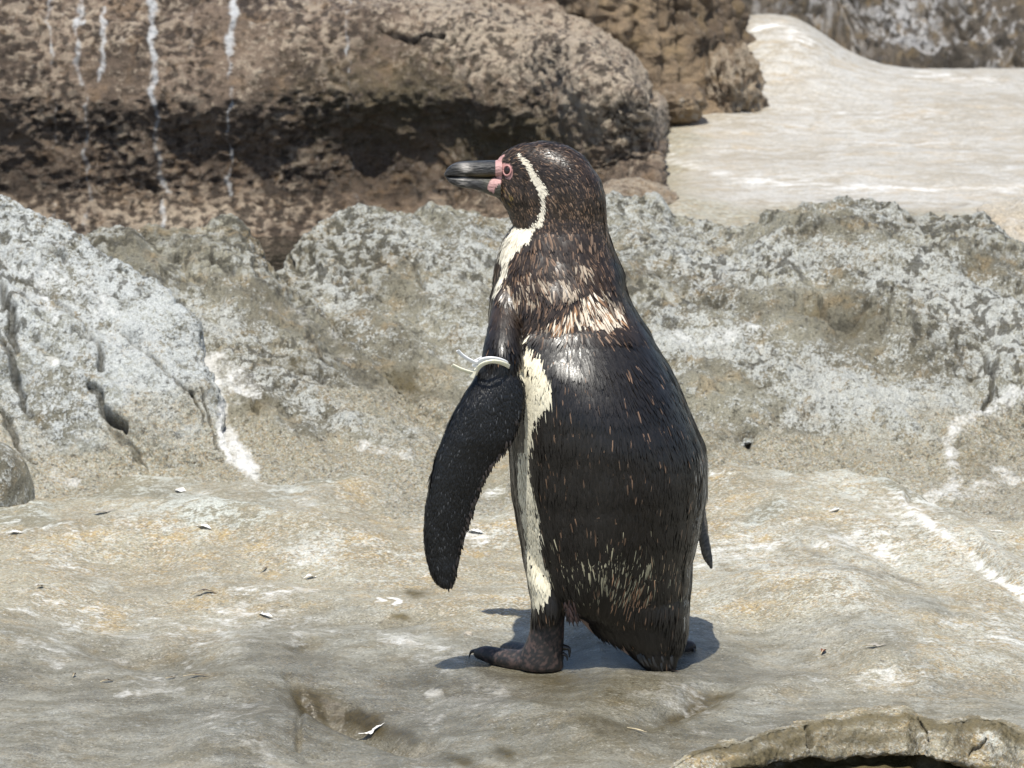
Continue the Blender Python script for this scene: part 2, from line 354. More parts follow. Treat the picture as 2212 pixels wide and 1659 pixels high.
for pts, wd, sf, a in [([(1940, 1085), (2010, 1135), (2080, 1185), (2140, 1245), (2212, 1285), (2300, 1340)], 5, 11, .85), ([(2000, 1352), (2100, 1338), (2212, 1332)], 6, 22, .5), ([(1930, 1090), (2060, 1060), (2212, 1030)], 20, 40, .65), ([(620, 1310), (520, 1350), (420, 1380)], 14, 40, .55), ([(60, 1300), (200, 1340), (420, 1390)], 20, 50, .5), ([(900, 1360), (1010, 1400)], 10, 30, .4), ([(1700, 1130), (1900, 1150)], 10, 34, .35),
                       ([(810, 1372), (870, 1382), (940, 1392), (980, 1412)], 3, 9, .65), ([(860, 1395), (920, 1425), (985, 1450)], 2, 8, .5),
                       ([(150, 1380), (330, 1395), (440, 1410)], 8, 30, .45), ([(410, 1310), (520, 1330), (600, 1350)], 5, 14, .45), ([(395, 1440), (450, 1455)], 4, 12, .55),
                       ([(30, 1330), (130, 1350), (300, 1370)], 6, 22, .4), ([(250, 1500), (275, 1492)], 5, 8, .8), ([(400, 1498), (455, 1505)], 3, 8, .6),
                       ([(805, 1290), (812, 1298)], 3, 5, 1.2), ([(838, 1290), (856, 1305)], 3, 5, 1.2), ([(1000, 1150), (1040, 1155)], 8, 14, .8),
                       ([(930, 1492), (945, 1496)], 5, 8, .8), ([(470, 1600), (560, 1590), (580, 1620)], 8, 30, .45), ([(370, 1659), (420, 1600), (520, 1560)], 8, 30, .3),
                       ([(1560, 1555), (1680, 1540)], 6, 20, .35), ([(1600, 1520), (1660, 1512)], 3, 10, .5), ([(1720, 1465), (1860, 1462)], 2, 8, .5),
                       ([(540, 1020), (580, 1050), (640, 1060)], 5, 18, .5), ([(20, 1135), (90, 1150), (250, 1140)], 8, 20, .5), ([(1500, 1090), (1640, 1075), (1800, 1110)], 5, 18, .4),
                       ([(1350, 1480), (1420, 1500)], 3, 8, .35), ([(2020, 1250), (2140, 1260)], 4, 10, .35), ([(480, 1400), (560, 1370), (700, 1352)], 10, 40, .5), ([(840, 1385), (900, 1378), (985, 1420)], 6, 20, .6), ([(150, 1420), (260, 1440)], 12, 36, .45), ([(60, 1590), (200, 1570), (420, 1600)], 12, 40, .4), ([(440, 1560), (520, 1545), (610, 1540)], 12, 34, .55), ([(1340, 1520), (1420, 1480), (1490, 1470)], 6, 22, .5), ([(1620, 1500), (1760, 1490)], 6, 22, .45), ([(1520, 1180), (1620, 1220)], 8, 30, .35), ([(1900, 1380), (2060, 1390)], 8, 26, .4), ([(600, 1210), (760, 1190)], 10, 34, .4)]:
    stain = np.maximum(stain, .85 * a * lmask(Vn, pts, wd * .6, sf * 2.0))
stain = np.maximum(stain, .50 * sstep(.15, .7, fbm(q3(7, 4.5, 21), 4)) * core)  # broad pale veils: dried lime plus sheen painted into the colour
moss_shade = np.zeros_like(GX)
for cx, cy, rx, ry, rot, a in [(700, 1528, 85, 32, 18, 1.2), (790, 1560, 60, 24, 30, 1.1), (870, 1592, 70, 14, 15, .7), (1500, 1530, 60, 22, -25, .8), (1450, 1552, 40, 13, -10, .9),
                               (1545, 1510, 40, 12, -25, .8), (1085, 1630, 30, 14, 20, .8), (1000, 1650, 40, 14, 10, .9), (560, 1535, 60, 18, 0, .5), (905, 1280, 28, 12, 0, .8),
                               (870, 1335, 22, 7, 0, .9), (1580, 1225, 60, 12, 10, .4), (1700, 1190, 25, 30, 0, .35), (1950, 1535, 22, 18, 30, .6), (2020, 1530, 16, 12, 30, .5), (1240, 1470, 140, 24, 0, .45), (420, 1440, 90, 18, 0, .4), (300, 1560, 130, 20, -10, .4), (1330, 1590, 60, 24, 20, .4), (920, 1480, 110, 14, 0, .4), (650, 1395, 50, 10, 0, .6)]:
    moss_shade = np.maximum(moss_shade, a * blob(Vn, cx, cy, rx, ry, rot))
moss_shade = np.maximum(moss_shade, .9 * drop)
wet = np.clip(1.0 * blob(Vn, 1150, 1468, 280, 44) + 1.2 * blob(Vn, 1420, 1430, 150, 38) + .85 * blob(Vn, 900, 1570, 1100, 125) + .5 * sstep(.15, .7, fbm(q3(6, 4, 111), 3)) * sstep(1330, 1420, Vw[..., 1])  # tail blob: wet rock darkened together with the body's painted shadow
              + .35 * blob(Vn, 300, 1420, 400, 60) + .5 * blob(Vn, 720, 1545, 130, 40), 0, 1) * core
lich = np.clip(.5 + .5 * fbm(q3(9, 5, 41), 3) + .5 * blob(Vw, 1900, 1200, 450, 130) + .3 * blob(Vw, 2050, 1450, 220, 80), 0, 1)
grey = sstep(.50, .80, GY + .16 * fbm(q3(6, 4, 71), 3)) * core * (.45 + .5 * sstep(-.1, .4, fbm(q3(9, 6, 75), 3)))
smooth = np.clip(sstep(1290, 1400, Vw[..., 1] + 90 * fbm(q3(5, 3.5, 81), 3)) * (1 - .75 * blob(Vw, 2050, 1400, 260, 110)) + .7 * blob(Vw, 700, 1300, 260, 40) + .5 * sstep(.1, .6, fbm(q3(5, 4, 91), 3)), 0, 1) * core
crackm = np.clip(lmask(Vn, [(1740, 1188), (1850, 1236), (2000, 1260)], 0, 6) * .5 + lmask(Vn, [(648, 1525), (645, 1620)], 0, 4) * .6 + lmask(Vn, [(1230, 1540), (1290, 1570), (1320, 1600)], 0, 4) * .5, 0, 1)
og = mesh_obj('ground', gpos, gridfaces(len(gx), len(gy)), M_GROUND, attrs=dict(stain=stain, moss_shade=moss_shade, wet=wet, lichen=lich, crack=crackm, grey=grey, smooth=smooth))
tag(og, kind='structure')

# pool behind the ridge
wx = np.linspace(-4, 4, 40); wy = np.linspace(1.3, 3.4, 30); WX, WY = np.meshgrid(wx, wy, indexing='ij')
tag(mesh_obj('water', np.stack([WX, WY, np.full_like(WX, -.03)], -1), gridfaces(40, 30), M_WATER), kind='structure')

# ------------------------------------------------------------------ lofted rocks
def rock(name, contours, nu, nv, mat, label, cat='rock', amps=(.0085, .0085, .0030, .0012), bumps=(), cracks=(), stains=(), moss_shade=(), wet=(), lich=(), flip=False, fr=(5, 17, 62, 210),
         struct=False, vfade=True, stretch=(1, 1, 1), lich0=.5, rid=1.0, sandy=True, crumb=.0024):
    c = np.array(contours)                       # (k, n, 3) world
    g = crs(c, nv); g = crs(np.swapaxes(g, 0, 1), nu)
    if flip: g = g[::-1]
    nrm = gnormals(g)
    V = measure(g); off = len(name) * 3.1 + c[0, 0, 0]
    q = g * np.array(stretch) + off
    d = amps[0] * fbm(q * fr[0], 3) + amps[1] * fbm(q * fr[1] + 5, 3) + rid * amps[2] * (ridged(q * fr[2], 3) - .4) + amps[3] * fbm(q * fr[3], 3)
    for cx, cy, rx, ry, rot, h in bumps: d += h * blob(V, cx, cy, rx, ry, rot)
    if sandy:
        fx_ = (g[..., 0] * .72 + g[..., 2] * .9 + g[..., 1] * .3); fy_ = (-g[..., 0] * .69 + g[..., 2] * .5 + g[..., 1] * .5)
        d += .0115 * fbm(np.stack([fx_ * 17 + off, fy_ * 4.5, g[..., 1] * 2], -1), 3) + .004 * (ridged(np.stack([fx_ * 26 + off, fy_ * 7, g[..., 1] * 3], -1), 2) - .5)
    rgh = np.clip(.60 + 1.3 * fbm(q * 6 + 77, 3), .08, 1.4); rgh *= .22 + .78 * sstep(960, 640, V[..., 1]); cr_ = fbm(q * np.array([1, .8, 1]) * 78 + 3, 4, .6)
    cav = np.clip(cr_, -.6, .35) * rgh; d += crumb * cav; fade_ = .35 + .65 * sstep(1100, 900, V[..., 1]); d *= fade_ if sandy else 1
    Vn = V + np.stack([fbm(q * 30, 3), fbm(q * 30 + 40, 3)], -1) * 11
    ck = np.zeros(V.shape[:2])
    for pts, wd, dep in cracks:
        m = lmask(Vn, pts, wd * .15, wd * .8); d -= dep * m; ck = np.maximum(ck, m * min(1, dep / .012))
    g = g + nrm * d[..., None]
    def mk(lst, base=0):
        a = np.full(V.shape[:2], float(base))
        for it in lst:
            if isinstance(it[0], (list, tuple)): a = np.maximum(a, .9 * it[3] * lmask(Vn, it[0], it[1] * .6, it[2] * 1.7))
            else: a = np.maximum(a, it[5] * blob(Vn, *it[:5]))
        return a
    li = np.clip(lich0 + .35 * fbm(q * 6, 3) + sum((it[5] * blob(Vn, *it[:5]) for it in lich), np.zeros(V.shape[:2])), 0, 1)
    base = g.reshape(-1, 3).mean(0); base[2] = g[..., 2].min()
    o = mesh_obj(name, g, gridfaces(nu, nv), mat, origin=base, attrs=dict(stain=mk(stains), moss_shade=mk(moss_shade), wet=mk(wet), lichen=li, crack=ck, cav=cav, sand=(sstep(.12, .015, g[..., 2] + .05 * fbm(q * 7 + 9, 3)) if sandy else np.zeros(V.shape[:2]))))
    if struct: tag(o, kind='structure')
    else: tag(o, label, cat)
    return o, g, V
def pts(vx, vy, y): return P(np.array(vx, float), np.array(vy, float), np.array(y, float) + np.zeros(len(vx)))
def back(c, dy, z):
    b = c.copy(); b[:, 1] += dy; b[:, 2] = z; return b

# left pale boulder
x0 = [-900, -500, -200, 0, 200, 380, 535]
A_base = G(np.array(x0), np.array([1120, 1100, 1090, 1080, 1060, 1050, 1045]), 0, -.002); A_b2 = A_base + np.array([0, -.08, -.025])
A_m1 = pts([-900, -500, -200, 0, 170, 340, 505], [900, 900, 900, 915, 930, 950, 1000], [1.0, 1.0, 1.0, .99, .98, .955, .93])
A_m2 = pts([-900, -500, -200, 0, 180, 350, 490], [680, 690, 700, 710, 760, 850, 960], [1.13, 1.13, 1.12, 1.11, 1.08, 1.02, .96])
A_rg = pts([-900, -500, -200, 0, 190, 385, 480], [430, 440, 455, 478, 572, 705, 935], [1.34, 1.34, 1.33, 1.30, 1.24, 1.12, .985])
A_cr = back(A_rg, .05, 0); A_cr[:, 2] = A_rg[:, 2] - .012
A_bk = back(A_rg, .17, -.08)
rock('pale_boulder', [A_b2, A_base, A_m1, A_m2, A_rg, A_cr, A_bk], 440, 260, M_BLUE, 'pale blue grey cracked boulder at the left edge beside a white streaked crease', lich0=.55,
     bumps=[(110, 560, 60, 20, 20, .012), (340, 620, 90, 40, 45, .008), (250, 880, 160, 80, 30, .012), (60, 820, 50, 30, 0, -.012), (290, 690, 120, 40, 50, .006)],
     cracks=[([(55, 525), (80, 545), (150, 570)], 5, .010), ([(75, 600), (100, 625), (170, 690), (215, 760)], 5, .009), ([(170, 730), (205, 755), (225, 800)], 9, .014), ([(265, 725), (310, 765), (370, 820), (430, 900)], 5, .011),
             ([(195, 850), (225, 870), (230, 900), (270, 930)], 14, .016), ([(0, 620), (25, 680), (30, 760)], 12, .014), ([(0, 720), (30, 800), (60, 900)], 10, .012), ([(240, 930), (290, 980), (320, 1030)], 8, .008),
             ([(430, 850), (445, 900), (470, 970)], 5, .010), ([(0, 880), (40, 960), (70, 1010)], 12, .012)],
     stains=[([(80, 590), (160, 620), (240, 690)], 20, 40, .55), ([(100, 640), (120, 720)], 6, 14, .6), ([(110, 770), (115, 790)], 6, 10, .9), ([(470, 880), (480, 950), (510, 1010)], 3, 10, 1.1), ([(120, 1035), (180, 1050)], 8, 20, .7)],
     lich=[(380, 800, 120, 180, -30, .3), (250, 1000, 160, 50, 0, -.35)])

# second ridge
B_rg = pts([-60, 80, 160, 250, 340, 420, 490, 535, 590, 660, 760, 880, 1010], [560, 545, 522, 509, 519, 512, 506, 532, 604, 652, 748, 862, 975],
           [1.47, 1.48, 1.5, 1.5, 1.5, 1.5, 1.5, 1.49, 1.47, 1.40, 1.31, 1.19, 1.04])
B_m3 = pts([-60, 100, 180, 270, 350, 430, 495, 545, 600, 670, 765, 885, 1020], [640, 610, 570, 555, 560, 556, 552, 575, 622, 700, 790, 895, 995], [1.40, 1.41, 1.42, 1.42, 1.42, 1.42, 1.42, 1.41, 1.38, 1.31, 1.23, 1.12, 1.0])
B_m2 = pts([-60, 120, 220, 310, 390, 460, 520, 580, 650, 730, 820, 920, 1040], [800, 770, 720, 700, 700, 705, 710, 735, 780, 830, 890, 955, 1030], [1.2, 1.21, 1.23, 1.24, 1.24, 1.23, 1.22, 1.2, 1.16, 1.11, 1.05, 1.0, .93])
B_m1 = pts([-60, 140, 260, 350, 430, 500, 560, 630, 710, 790, 880, 970, 1060], [960, 950, 910, 890, 880, 880, 890, 900, 920, 940, 970, 1010, 1060], [1.02, 1.02, 1.04, 1.05, 1.06, 1.06, 1.05, 1.04, 1.02, 1.0, .97, .94, .90])
B_b = G(np.array([-60, 140, 280, 370, 450, 520, 600, 680, 760, 850, 930, 1010, 1090]), np.array([1060] * 4 + [1062, 1066, 1075, 1085, 1092, 1098, 1100, 1105, 1108]), 0, .003); B_b2 = B_b + np.array([0, -.17, -.022])
B_cr = back(B_rg, .06, 0); B_cr[:, 2] = B_rg[:, 2] - .02
rock('brown_grey_rock', [B_b2, B_b, B_m1, B_m2, B_m3, B_rg, B_cr, back(B_rg, .22, -.1)], 440, 260, M_GREY, 'brownish grey rock with a twin humped top between the pale boulder and the pool gap', lich0=.45,
     bumps=[(350, 560, 60, 20, 0, -.006), (480, 560, 40, 25, 0, .006), (700, 900, 150, 50, 30, .008)],
     cracks=[([(600, 600), (640, 640), (691, 680), (790, 760), (900, 860)], 6, .010), ([(450, 560), (490, 580), (500, 590)], 8, .012), ([(360, 540), (400, 548)], 6, .008), ([(200, 560), (260, 620), (330, 670)], 5, .008), ([(650, 800), (700, 835)], 6, .008), ([(545, 870), (560, 905)], 7, .008)],
     stains=[([(448, 780), (466, 870), (480, 930), (508, 985), (540, 1028)], 9, 22, 1.0), ([(470, 790), (530, 850)], 16, 36, .75), ([(590, 665), (660, 690), (710, 720), (750, 770)], 4, 14, .55), ([(465, 668), (480, 668)], 4, 10, .6),
             ([(770, 970), (890, 998)], 4, 14, .6), ([(590, 660), (670, 690)], 6, 20, .5), ([(500, 1000), (545, 1040)], 8, 14, .8)],
     moss_shade=[(560, 890, 30, 30, 0, .6), (650, 800, 50, 20, 30, .5)], lich=[(350, 555, 150, 60, 0, -.8), (640, 680, 130, 50, 40, -.5), (560, 900, 60, 40, 0, -.6), (760, 900, 160, 40, 25, .3), (420, 680, 90, 40, 30, .2), (820, 840, 90, 26, 40, -.7)])  # last tone entry darkens the crease, its shade put into the colour

# third ridge, behind the bird
C_rg = pts([590, 640, 700, 760, 830, 905, 980, 1050, 1110, 1180, 1260, 1340], [616, 545, 509, 492, 483, 478, 478, 490, 512, 530, 545, 560], [1.56, 1.6, 1.63, 1.64, 1.65, 1.65, 1.65, 1.65, 1.65, 1.66, 1.67, 1.68])
C_m3 = pts([580, 650, 715, 780, 850, 925, 1000, 1070, 1130, 1200, 1280, 1350], [596, 566, 543, 528, 522, 520, 525, 540, 560, 580, 600, 620], [1.54, 1.55, 1.55, 1.55, 1.55, 1.55, 1.55, 1.54, 1.53, 1.52, 1.52, 1.52])
C_m2 = pts([590, 665, 740, 820, 890, 960, 1030, 1095, 1150, 1220, 1300, 1370], [606, 632, 655, 670, 680, 690, 700, 710, 720, 730, 740, 750], [1.52, 1.46, 1.42, 1.40, 1.38, 1.37, 1.36, 1.35, 1.34, 1.33, 1.32, 1.32])
C_m1 = pts([600, 680, 770, 860, 930, 990, 1050, 1110, 1170, 1240, 1320, 1400], [616, 680, 750, 820, 850, 870, 880, 885, 890, 895, 900, 905], [1.50, 1.40, 1.31, 1.22, 1.17, 1.14, 1.12, 1.11, 1.10, 1.09, 1.08, 1.08])
C_b = pts([600, 690, 790, 890, 950, 1010, 1070, 1120, 1180, 1250, 1330, 1420], [640, 710, 800, 900, 950, 990, 1020, 1040, 1050, 1060, 1070, 1080], [1.48, 1.38, 1.28, 1.15, 1.08, 1.03, .98, .93, .92, .90, .88, .88]); C_b[:, 2] -= .03
C_cr = back(C_rg, .07, 0); C_cr[:, 2] = C_rg[:, 2] - .02
rock('speckled_rock', [C_b, C_m1, C_m2, C_m3, C_rg, C_cr, back(C_rg, .24, -.1)], 400, 260, M_GREY, 'speckled grey rounded rock rising behind the left side of the penguin', lich0=.55,
     bumps=[(860, 560, 140, 50, 20, .008), (960, 700, 90, 50, 40, .008), (870, 820, 60, 40, 20, -.010)],
     cracks=[([(690, 560), (760, 600), (800, 640)], 4, .006), ([(860, 540), (900, 590), (920, 640)], 4, .006)],
     moss_shade=[(880, 830, 60, 30, 20, .7), (700, 690, 50, 14, 45, .5)], lich=[(660, 545, 90, 26, -10, -.7), (830, 600, 50, 90, -40, -.6), (880, 830, 90, 50, 30, -.8), (960, 640, 90, 60, 30, .35), (740, 620, 70, 40, 30, .3)])  # dark entries paint crease shade where this rock meets its neighbour

# right-hand rocks
D_rg = pts([1140, 1240, 1310, 1390, 1490, 1560, 1630, 1700, 1780, 1860, 1950, 2050, 2130, 2200, 2290, 2500, 3000],
           [520, 480, 466, 476, 500, 508, 498, 480, 467, 470, 483, 490, 512, 560, 600, 600, 600], [1.62, 1.63, 1.64, 1.64, 1.64, 1.63, 1.62, 1.61, 1.6, 1.6, 1.58, 1.56, 1.54, 1.5, 1.5, 1.5, 1.5])
D_m3 = pts([1130, 1240, 1310, 1390, 1480, 1560, 1630, 1710, 1790, 1880, 1970, 2070, 2160, 2240, 2330, 2520, 3000],
           [610, 590, 575, 575, 585, 590, 585, 570, 560, 570, 590, 610, 640, 670, 690, 700, 700], [1.4, 1.4, 1.42, 1.42, 1.41, 1.40, 1.41, 1.42, 1.43, 1.42, 1.38, 1.35, 1.33, 1.31, 1.3, 1.3, 1.3])
D_m2 = pts([1120, 1230, 1310, 1390, 1480, 1560, 1640, 1720, 1800, 1890, 1990, 2090, 2180, 2270, 2360, 2540, 3000],
           [760, 750, 740, 735, 735, 735, 735, 735, 735, 745, 765, 785, 800, 820, 830, 840, 840], [1.17, 1.17, 1.18, 1.19, 1.19, 1.2, 1.2, 1.2, 1.21, 1.2, 1.17, 1.14, 1.13, 1.12, 1.12, 1.12, 1.12])
D_m1 = pts([1110, 1220, 1300, 1390, 1480, 1570, 1650, 1740, 1820, 1910, 2000, 2100, 2200, 2290, 2380, 2560, 3000],
           [920] * 9 + [930, 940, 960, 990, 1000, 1010, 1020, 1020], [.99] * 9 + [.985, .98, .965, .95, .94, .94, .94, .94])
D_b = G(np.array([1090, 1210, 1300, 1390, 1480, 1570, 1660, 1750, 1840, 1920, 2000, 2100, 2200, 2300, 2400, 2580, 3000]), np.array([1100, 1100, 1098, 1096, 1094, 1096, 1100, 1104, 1106, 1104, 1100, 1120, 1160, 1190, 1210, 1230, 1240]), 0, .003); D_b2 = D_b + np.array([0, -.17, -.022])
D_cr = back(D_rg, .08, 0); D_cr[:, 2] = D_rg[:, 2] - .02
_, D_g, D_V = rock('lumpy_grey_rock', [D_b2, D_b, D_m1, D_m2, D_m3, D_rg, D_cr, back(D_rg, .26, -.05)], 600, 280, M_GREY, 'wide lumpy grey rock right of the penguin with a dark hollow and white drip lines', lich0=.55,
     amps=(.010, .011, .0036, .0012),
     bumps=[(1880, 545, 130, 40, 10, .012), (1760, 670, 40, 22, 30, -.010), (1850, 700, 50, 18, -20, -.010), (1960, 690, 80, 50, 20, .014), (1650, 620, 110, 50, 20, .012), (1500, 600, 80, 40, 0, -.008), (2185, 800, 70, 70, 0, .022), (2110, 790, 30, 80, 20, -.014),
            (1600, 780, 160, 50, 10, -.006), (1750, 860, 160, 50, 15, .010), (1610, 940, 26, 12, -8, -.016), (1600, 1040, 90, 40, 20, .010), (1730, 1010, 60, 40, 10, -.008), (2020, 1000, 60, 80, 20, .012), (2140, 950, 50, 60, 0, .012),
            (1560, 1000, 40, 60, 30, -.006), (1840, 1060, 120, 30, 20, .008)],
     cracks=[([(1760, 640), (1800, 700), (1850, 690), (1880, 660)], 7, .010), ([(1830, 490), (1790, 500), (1760, 520)], 6, .008), ([(2130, 760), (2140, 820), (2130, 880)], 8, .012), ([(1930, 640), (1925, 690), (1900, 720)], 6, .008), ([(2160, 780), (2180, 790)], 8, .008),
             ([(1592, 942), (1612, 934), (1632, 940), (1612, 948), (1592, 942)], 8, .012), ([(2070, 970), (2100, 960)], 8, .008), ([(1550, 1040), (1580, 1070), (1600, 1120)], 9, .008), ([(1900, 590), (1960, 610), (2010, 650)], 5, .006),
             ([(1940, 700), (2000, 740), (2090, 750)], 6, .007)],
     stains=[([(2212, 850), (2130, 890), (2060, 930), (2050, 970), (2062, 1030), (2040, 1070), (1960, 1095)], 3, 22, .75), ([(1460, 725), (1560, 735), (1660, 725)], 8, 26, .6), ([(1590, 560), (1680, 590), (1760, 610)], 5, 24, .45),
             ([(1690, 870), (1780, 900), (1960, 900)], 10, 40, .35), ([(1680, 1025), (1712, 1035)], 5, 14, .7), ([(2212, 1020), (2120, 1050), (2050, 1080)], 10, 24, .6), ([(1500, 900), (1600, 930), (1650, 920)], 5, 24, .35), ([(2060, 960), (2212, 950)], 6, 20, .4),
             ([(2100, 700), (2212, 690)], 10, 40, .4)],
     moss_shade=[(1600, 1100, 30, 60, 0, .5), (1560, 1060, 40, 30, 20, .5), (2100, 1000, 60, 40, 0, .3), (1760, 670, 40, 20, 30, .5), (1860, 705, 40, 14, -20, .5)],  # last two entries put the hollow's shade into the colour
     lich=[(1450, 640, 140, 40, 10, -.5), (1790, 680, 130, 60, 15, -.5), (1850, 510, 90, 26, 10, -.6), (1950, 900, 300, 80, 10, .45), (1600, 850, 170, 60, 10, -.6), (2000, 620, 140, 60, 20, .35), (2110, 1010, 70, 50, 0, -.8), (1640, 490, 120, 24, 0, -.5), (1500, 740, 120, 30, 0, .4), (2100, 560, 120, 30, 30, -.4)])

# round stone at the left edge
th = np.linspace(0, pi, 70); ph = np.linspace(0, 2 * pi, 140)
TH, PH = np.meshgrid(th, ph, indexing='ij'); c = G(-10, 1100) + np.array([0, .03, .012])
sp = np.stack([np.sin(TH) * np.cos(PH) * .048, np.sin(TH) * np.sin(PH) * .06, np.cos(TH) * .066], -1)
sp = sp * (1 + .10 * fbm(sp * 16 + 3, 3)[..., None]) + c
o = mesh_obj('rounded_stone', sp, gridfaces(70, 140), M_GREY, origin=c - np.array([0, 0, .06]), attrs=dict(stain=np.zeros(TH.shape), moss_shade=np.zeros(TH.shape), wet=np.zeros(TH.shape), lichen=np.full(TH.shape, .4), crack=np.zeros(TH.shape)))
tag(o, 'rounded grey green stone cut by the left edge below the pale boulder', 'stone')

# big dark boulder across the pool
bx = np.array([-1100, -500, -150, 0, 150, 300, 450, 600, 750, 900, 1030, 1150, 1260, 1340, 1395, 1425, 1430, 1425])
n = len(bx); yb = np.interp(bx, [0, 900, 1150, 1260, 1400], [2.78, 2.76, 2.64, 2.50, 2.43]); endy = np.zeros(n); endy[-3:] = (.06, .22, .5)
endx = np.array([0] * (n - 4) + [0, 0, 0, 0.]); rxs = bx - np.interp(bx, [1000, 1300, 1430], [0, 12, 38])
rv = np.interp(bx, [-1100, 0, 450, 750, 900, 1030, 1150, 1260, 1340, 1395, 1425, 1430], [-200, -150, -100, -50, -20, 8, 36, 80, 122, 160, 225, 240])
vb = np.interp(bx, [0, 1000, 1150, 1260, 1400, 1430], [528, 528, 512, 480, 440, 400])
def W(vy, dy, xs=None): return pts(bx if xs is None else xs, np.maximum(vy, rv + 1) if np.ndim(vy) else np.maximum(np.full(n, float(vy)), rv + 2), yb + dy + endy)
w0 = pts(bx, vb + 10, yb - .03 + endy); w1 = pts(bx, vb - 55, yb + .02 + endy); w2 = pts(bx, np.minimum(vb - 95, 415), yb + .060 + endy)
w3 = W(np.full(n, 320.), .062); w4 = W(np.full(n, 215.), .045, bx - np.interp(bx, [1000, 1430], [0, 12])); w5 = W(np.maximum(120., rv + 45), .085, bx - np.interp(bx, [1000, 1430], [0, 22])); w6 = W(np.maximum(20., rv + 16), .16, rxs)
w7 = pts(rxs, rv, yb + .36 + endy); w8 = back(w7, .25, 0); w8[:, 2] = w7[:, 2] - .04; w9 = back(w7, .6, -.1)
drips = []
for p, wd, a in [([(108, -20), (106, 60), (112, 143)], 3, .75), ([(118, 187), (121, 250), (118, 306)], 2, .6), ([(170, -20), (166, 80), (168, 168)], 4, .85), ([(178, 178), (184, 260), (190, 365), (192, 440)], 2.5, .7),
                 ([(222, 15), (220, 80), (218, 163)], 4, .9), ([(228, 170), (227, 245)], 1.5, .5), ([(261, -20), (263, 60), (264, 113)], 2.5, .5), ([(322, -20), (330, 80), (326, 140), (336, 222)], 6, .95), ([(338, 222), (338, 300), (348, 370), (368, 420)], 5, .75),
                 ([(353, 444), (350, 508)], 4, .8), ([(345, 200), (350, 320)], 2, .4), ([(419, -20), (420, 60), (418, 113)], 2.5, .45), ([(505, -20), (503, 30), (500, 118)], 7, .95), ([(498, 118), (494, 240), (497, 350), (493, 430)], 2.5, .8), ([(461, -10), (461, 74)], 2, .4),
                 ([(752, -20), (750, 60), (753, 180), (750, 240)], 2.5, .7), ([(750, 240), (756, 300), (762, 400), (768, 475)], 2.5, .5), ([(705, 123), (700, 202)], 2, .4), ([(66, 60), (72, 140), (74, 180)], 2, .45), ([(116, 440), (112, 505)], 4, .5), ([(192, 440), (188, 500)], 4, .5),
                 ([(690, 330), (688, 420)], 1.5, .3), ([(565, 120), (562, 210)], 1.5, .35), ([(280, 190), (284, 240)], 1.5, .35), ([(850, 20), (846, 90)], 1.5, .3), ([(60, 300), (64, 360)], 2, .3), ([(28, 0), (30, 90)], 2, .4), ([(140, 20), (138, 110)], 2, .45), ([(240, 0), (242, 70)], 1.5, .4), ([(290, -10), (292, 100)], 1.5, .35), ([(380, 0), (378, 150)], 1.5, .35), ([(540, 0), (538, 120)], 2, .4), ([(605, 20), (603, 160)], 1.5, .35), ([(655, 0), (652, 110)], 1.5, .35), ([(480, 60), (478, 190)], 1.5, .35), ([(412, 190), (416, 300)], 1.5, .35), ([(530, 300), (528, 420)], 1.5, .3), ([(90, 220), (92, 320)], 1.5, .35)]:
    drips.append((p, wd * .45, wd * 1.3 + 2.5, a * 1.0))
rock('dark_boulder', [w0, w1, w2, w3, w4, w5, w6, w7, w8, w9], 480, 300, M_WALL, sandy=False, crumb=.0036, label= 'huge rough brown boulder across the pool streaked with white drips', amps=(.022, .011, .0036, .0018), fr=(3.2, 11, 40, 120), stains=drips, rid=1.0,
     lich0=.30, lich=[(1270, 160, 230, 100, 25, 1.1), (1020, 50, 240, 60, 15, .9), (250, 480, 500, 40, 0, .35), (700, 480, 300, 30, 0, .25), (350, 60, 500, 60, 0, .2), (600, 330, 700, 90, 0, -.25)],  # sandy top and foot painted as sunlit, the undercut as shaded
     moss_shade=[(850, 230, 220, 120, 0, .5), (1100, 300, 200, 80, 0, .6)], wet=[(400, 340, 700, 100, 0, .8), (1000, 360, 350, 90, 0, .8), (300, 120, 500, 60, 0, .3), (100, 240, 200, 60, 0, .5), (640, 250, 160, 60, 0, .5)],  # damp algae rock, darkened further to paint the undercut's shade
     cracks=[([(820, 60), (880, 90), (960, 80)], 8, .012)])

# brown column behind the boulder
cv, cf = rowloft([(-420, 1080, 1560, 3.40, .24, 0), (-150, 1090, 1580, 3.39, .24, 0), (0, 1100, 1600, 3.38, .24, 0), (70, 1110, 1612, 3.37, .24, 0), (130, 1120, 1630, 3.36, .25, 0), (175, 1130, 1652, 3.35, .26, 0), (205, 1130, 1684, 3.33, .29, 0),
                  (235, 1130, 1715, 3.31, .33, 0), (300, 1130, 1750, 3.3, .36, 0)], 220, 260)
ring = cv.reshape(-1, 260, 3); nr = -gnormals(ring); vv = measure(ring)
flute = np.stack([np.arctan2(ring[..., 1] - 3.38, ring[..., 0] - .24) * 3.4, ring[..., 2] * 1.2, np.zeros(ring.shape[:2])], -1)
ring = ring + nr * (.035 * fbm(ring * 5, 3) + .022 * fbm(flute * 2.2 + 4, 3) + .008 * ridged(ring * 30, 3))[..., None]
zc = np.zeros(ring.shape[:2])
o = mesh_obj('rock_column', ring, cf, M_COLUMN, origin=P(1400, 260, 3.3), attrs=dict(stain=.5 * lmask(vv, [(1430, 190), (1480, 200), (1500, 225), (1560, 150)], 5, 14), moss_shade=zc, wet=.5 * blob(vv, 1500, 60, 80, 120), lichen=np.clip(.35 + .5 * blob(vv, 1620, 200, 60, 50) + .2 * fbm(ring * 6, 3), 0, 1), crack=zc))
tag(o, 'brown fluted rock column behind the boulder casting a shadow on the pale slab', 'rock')
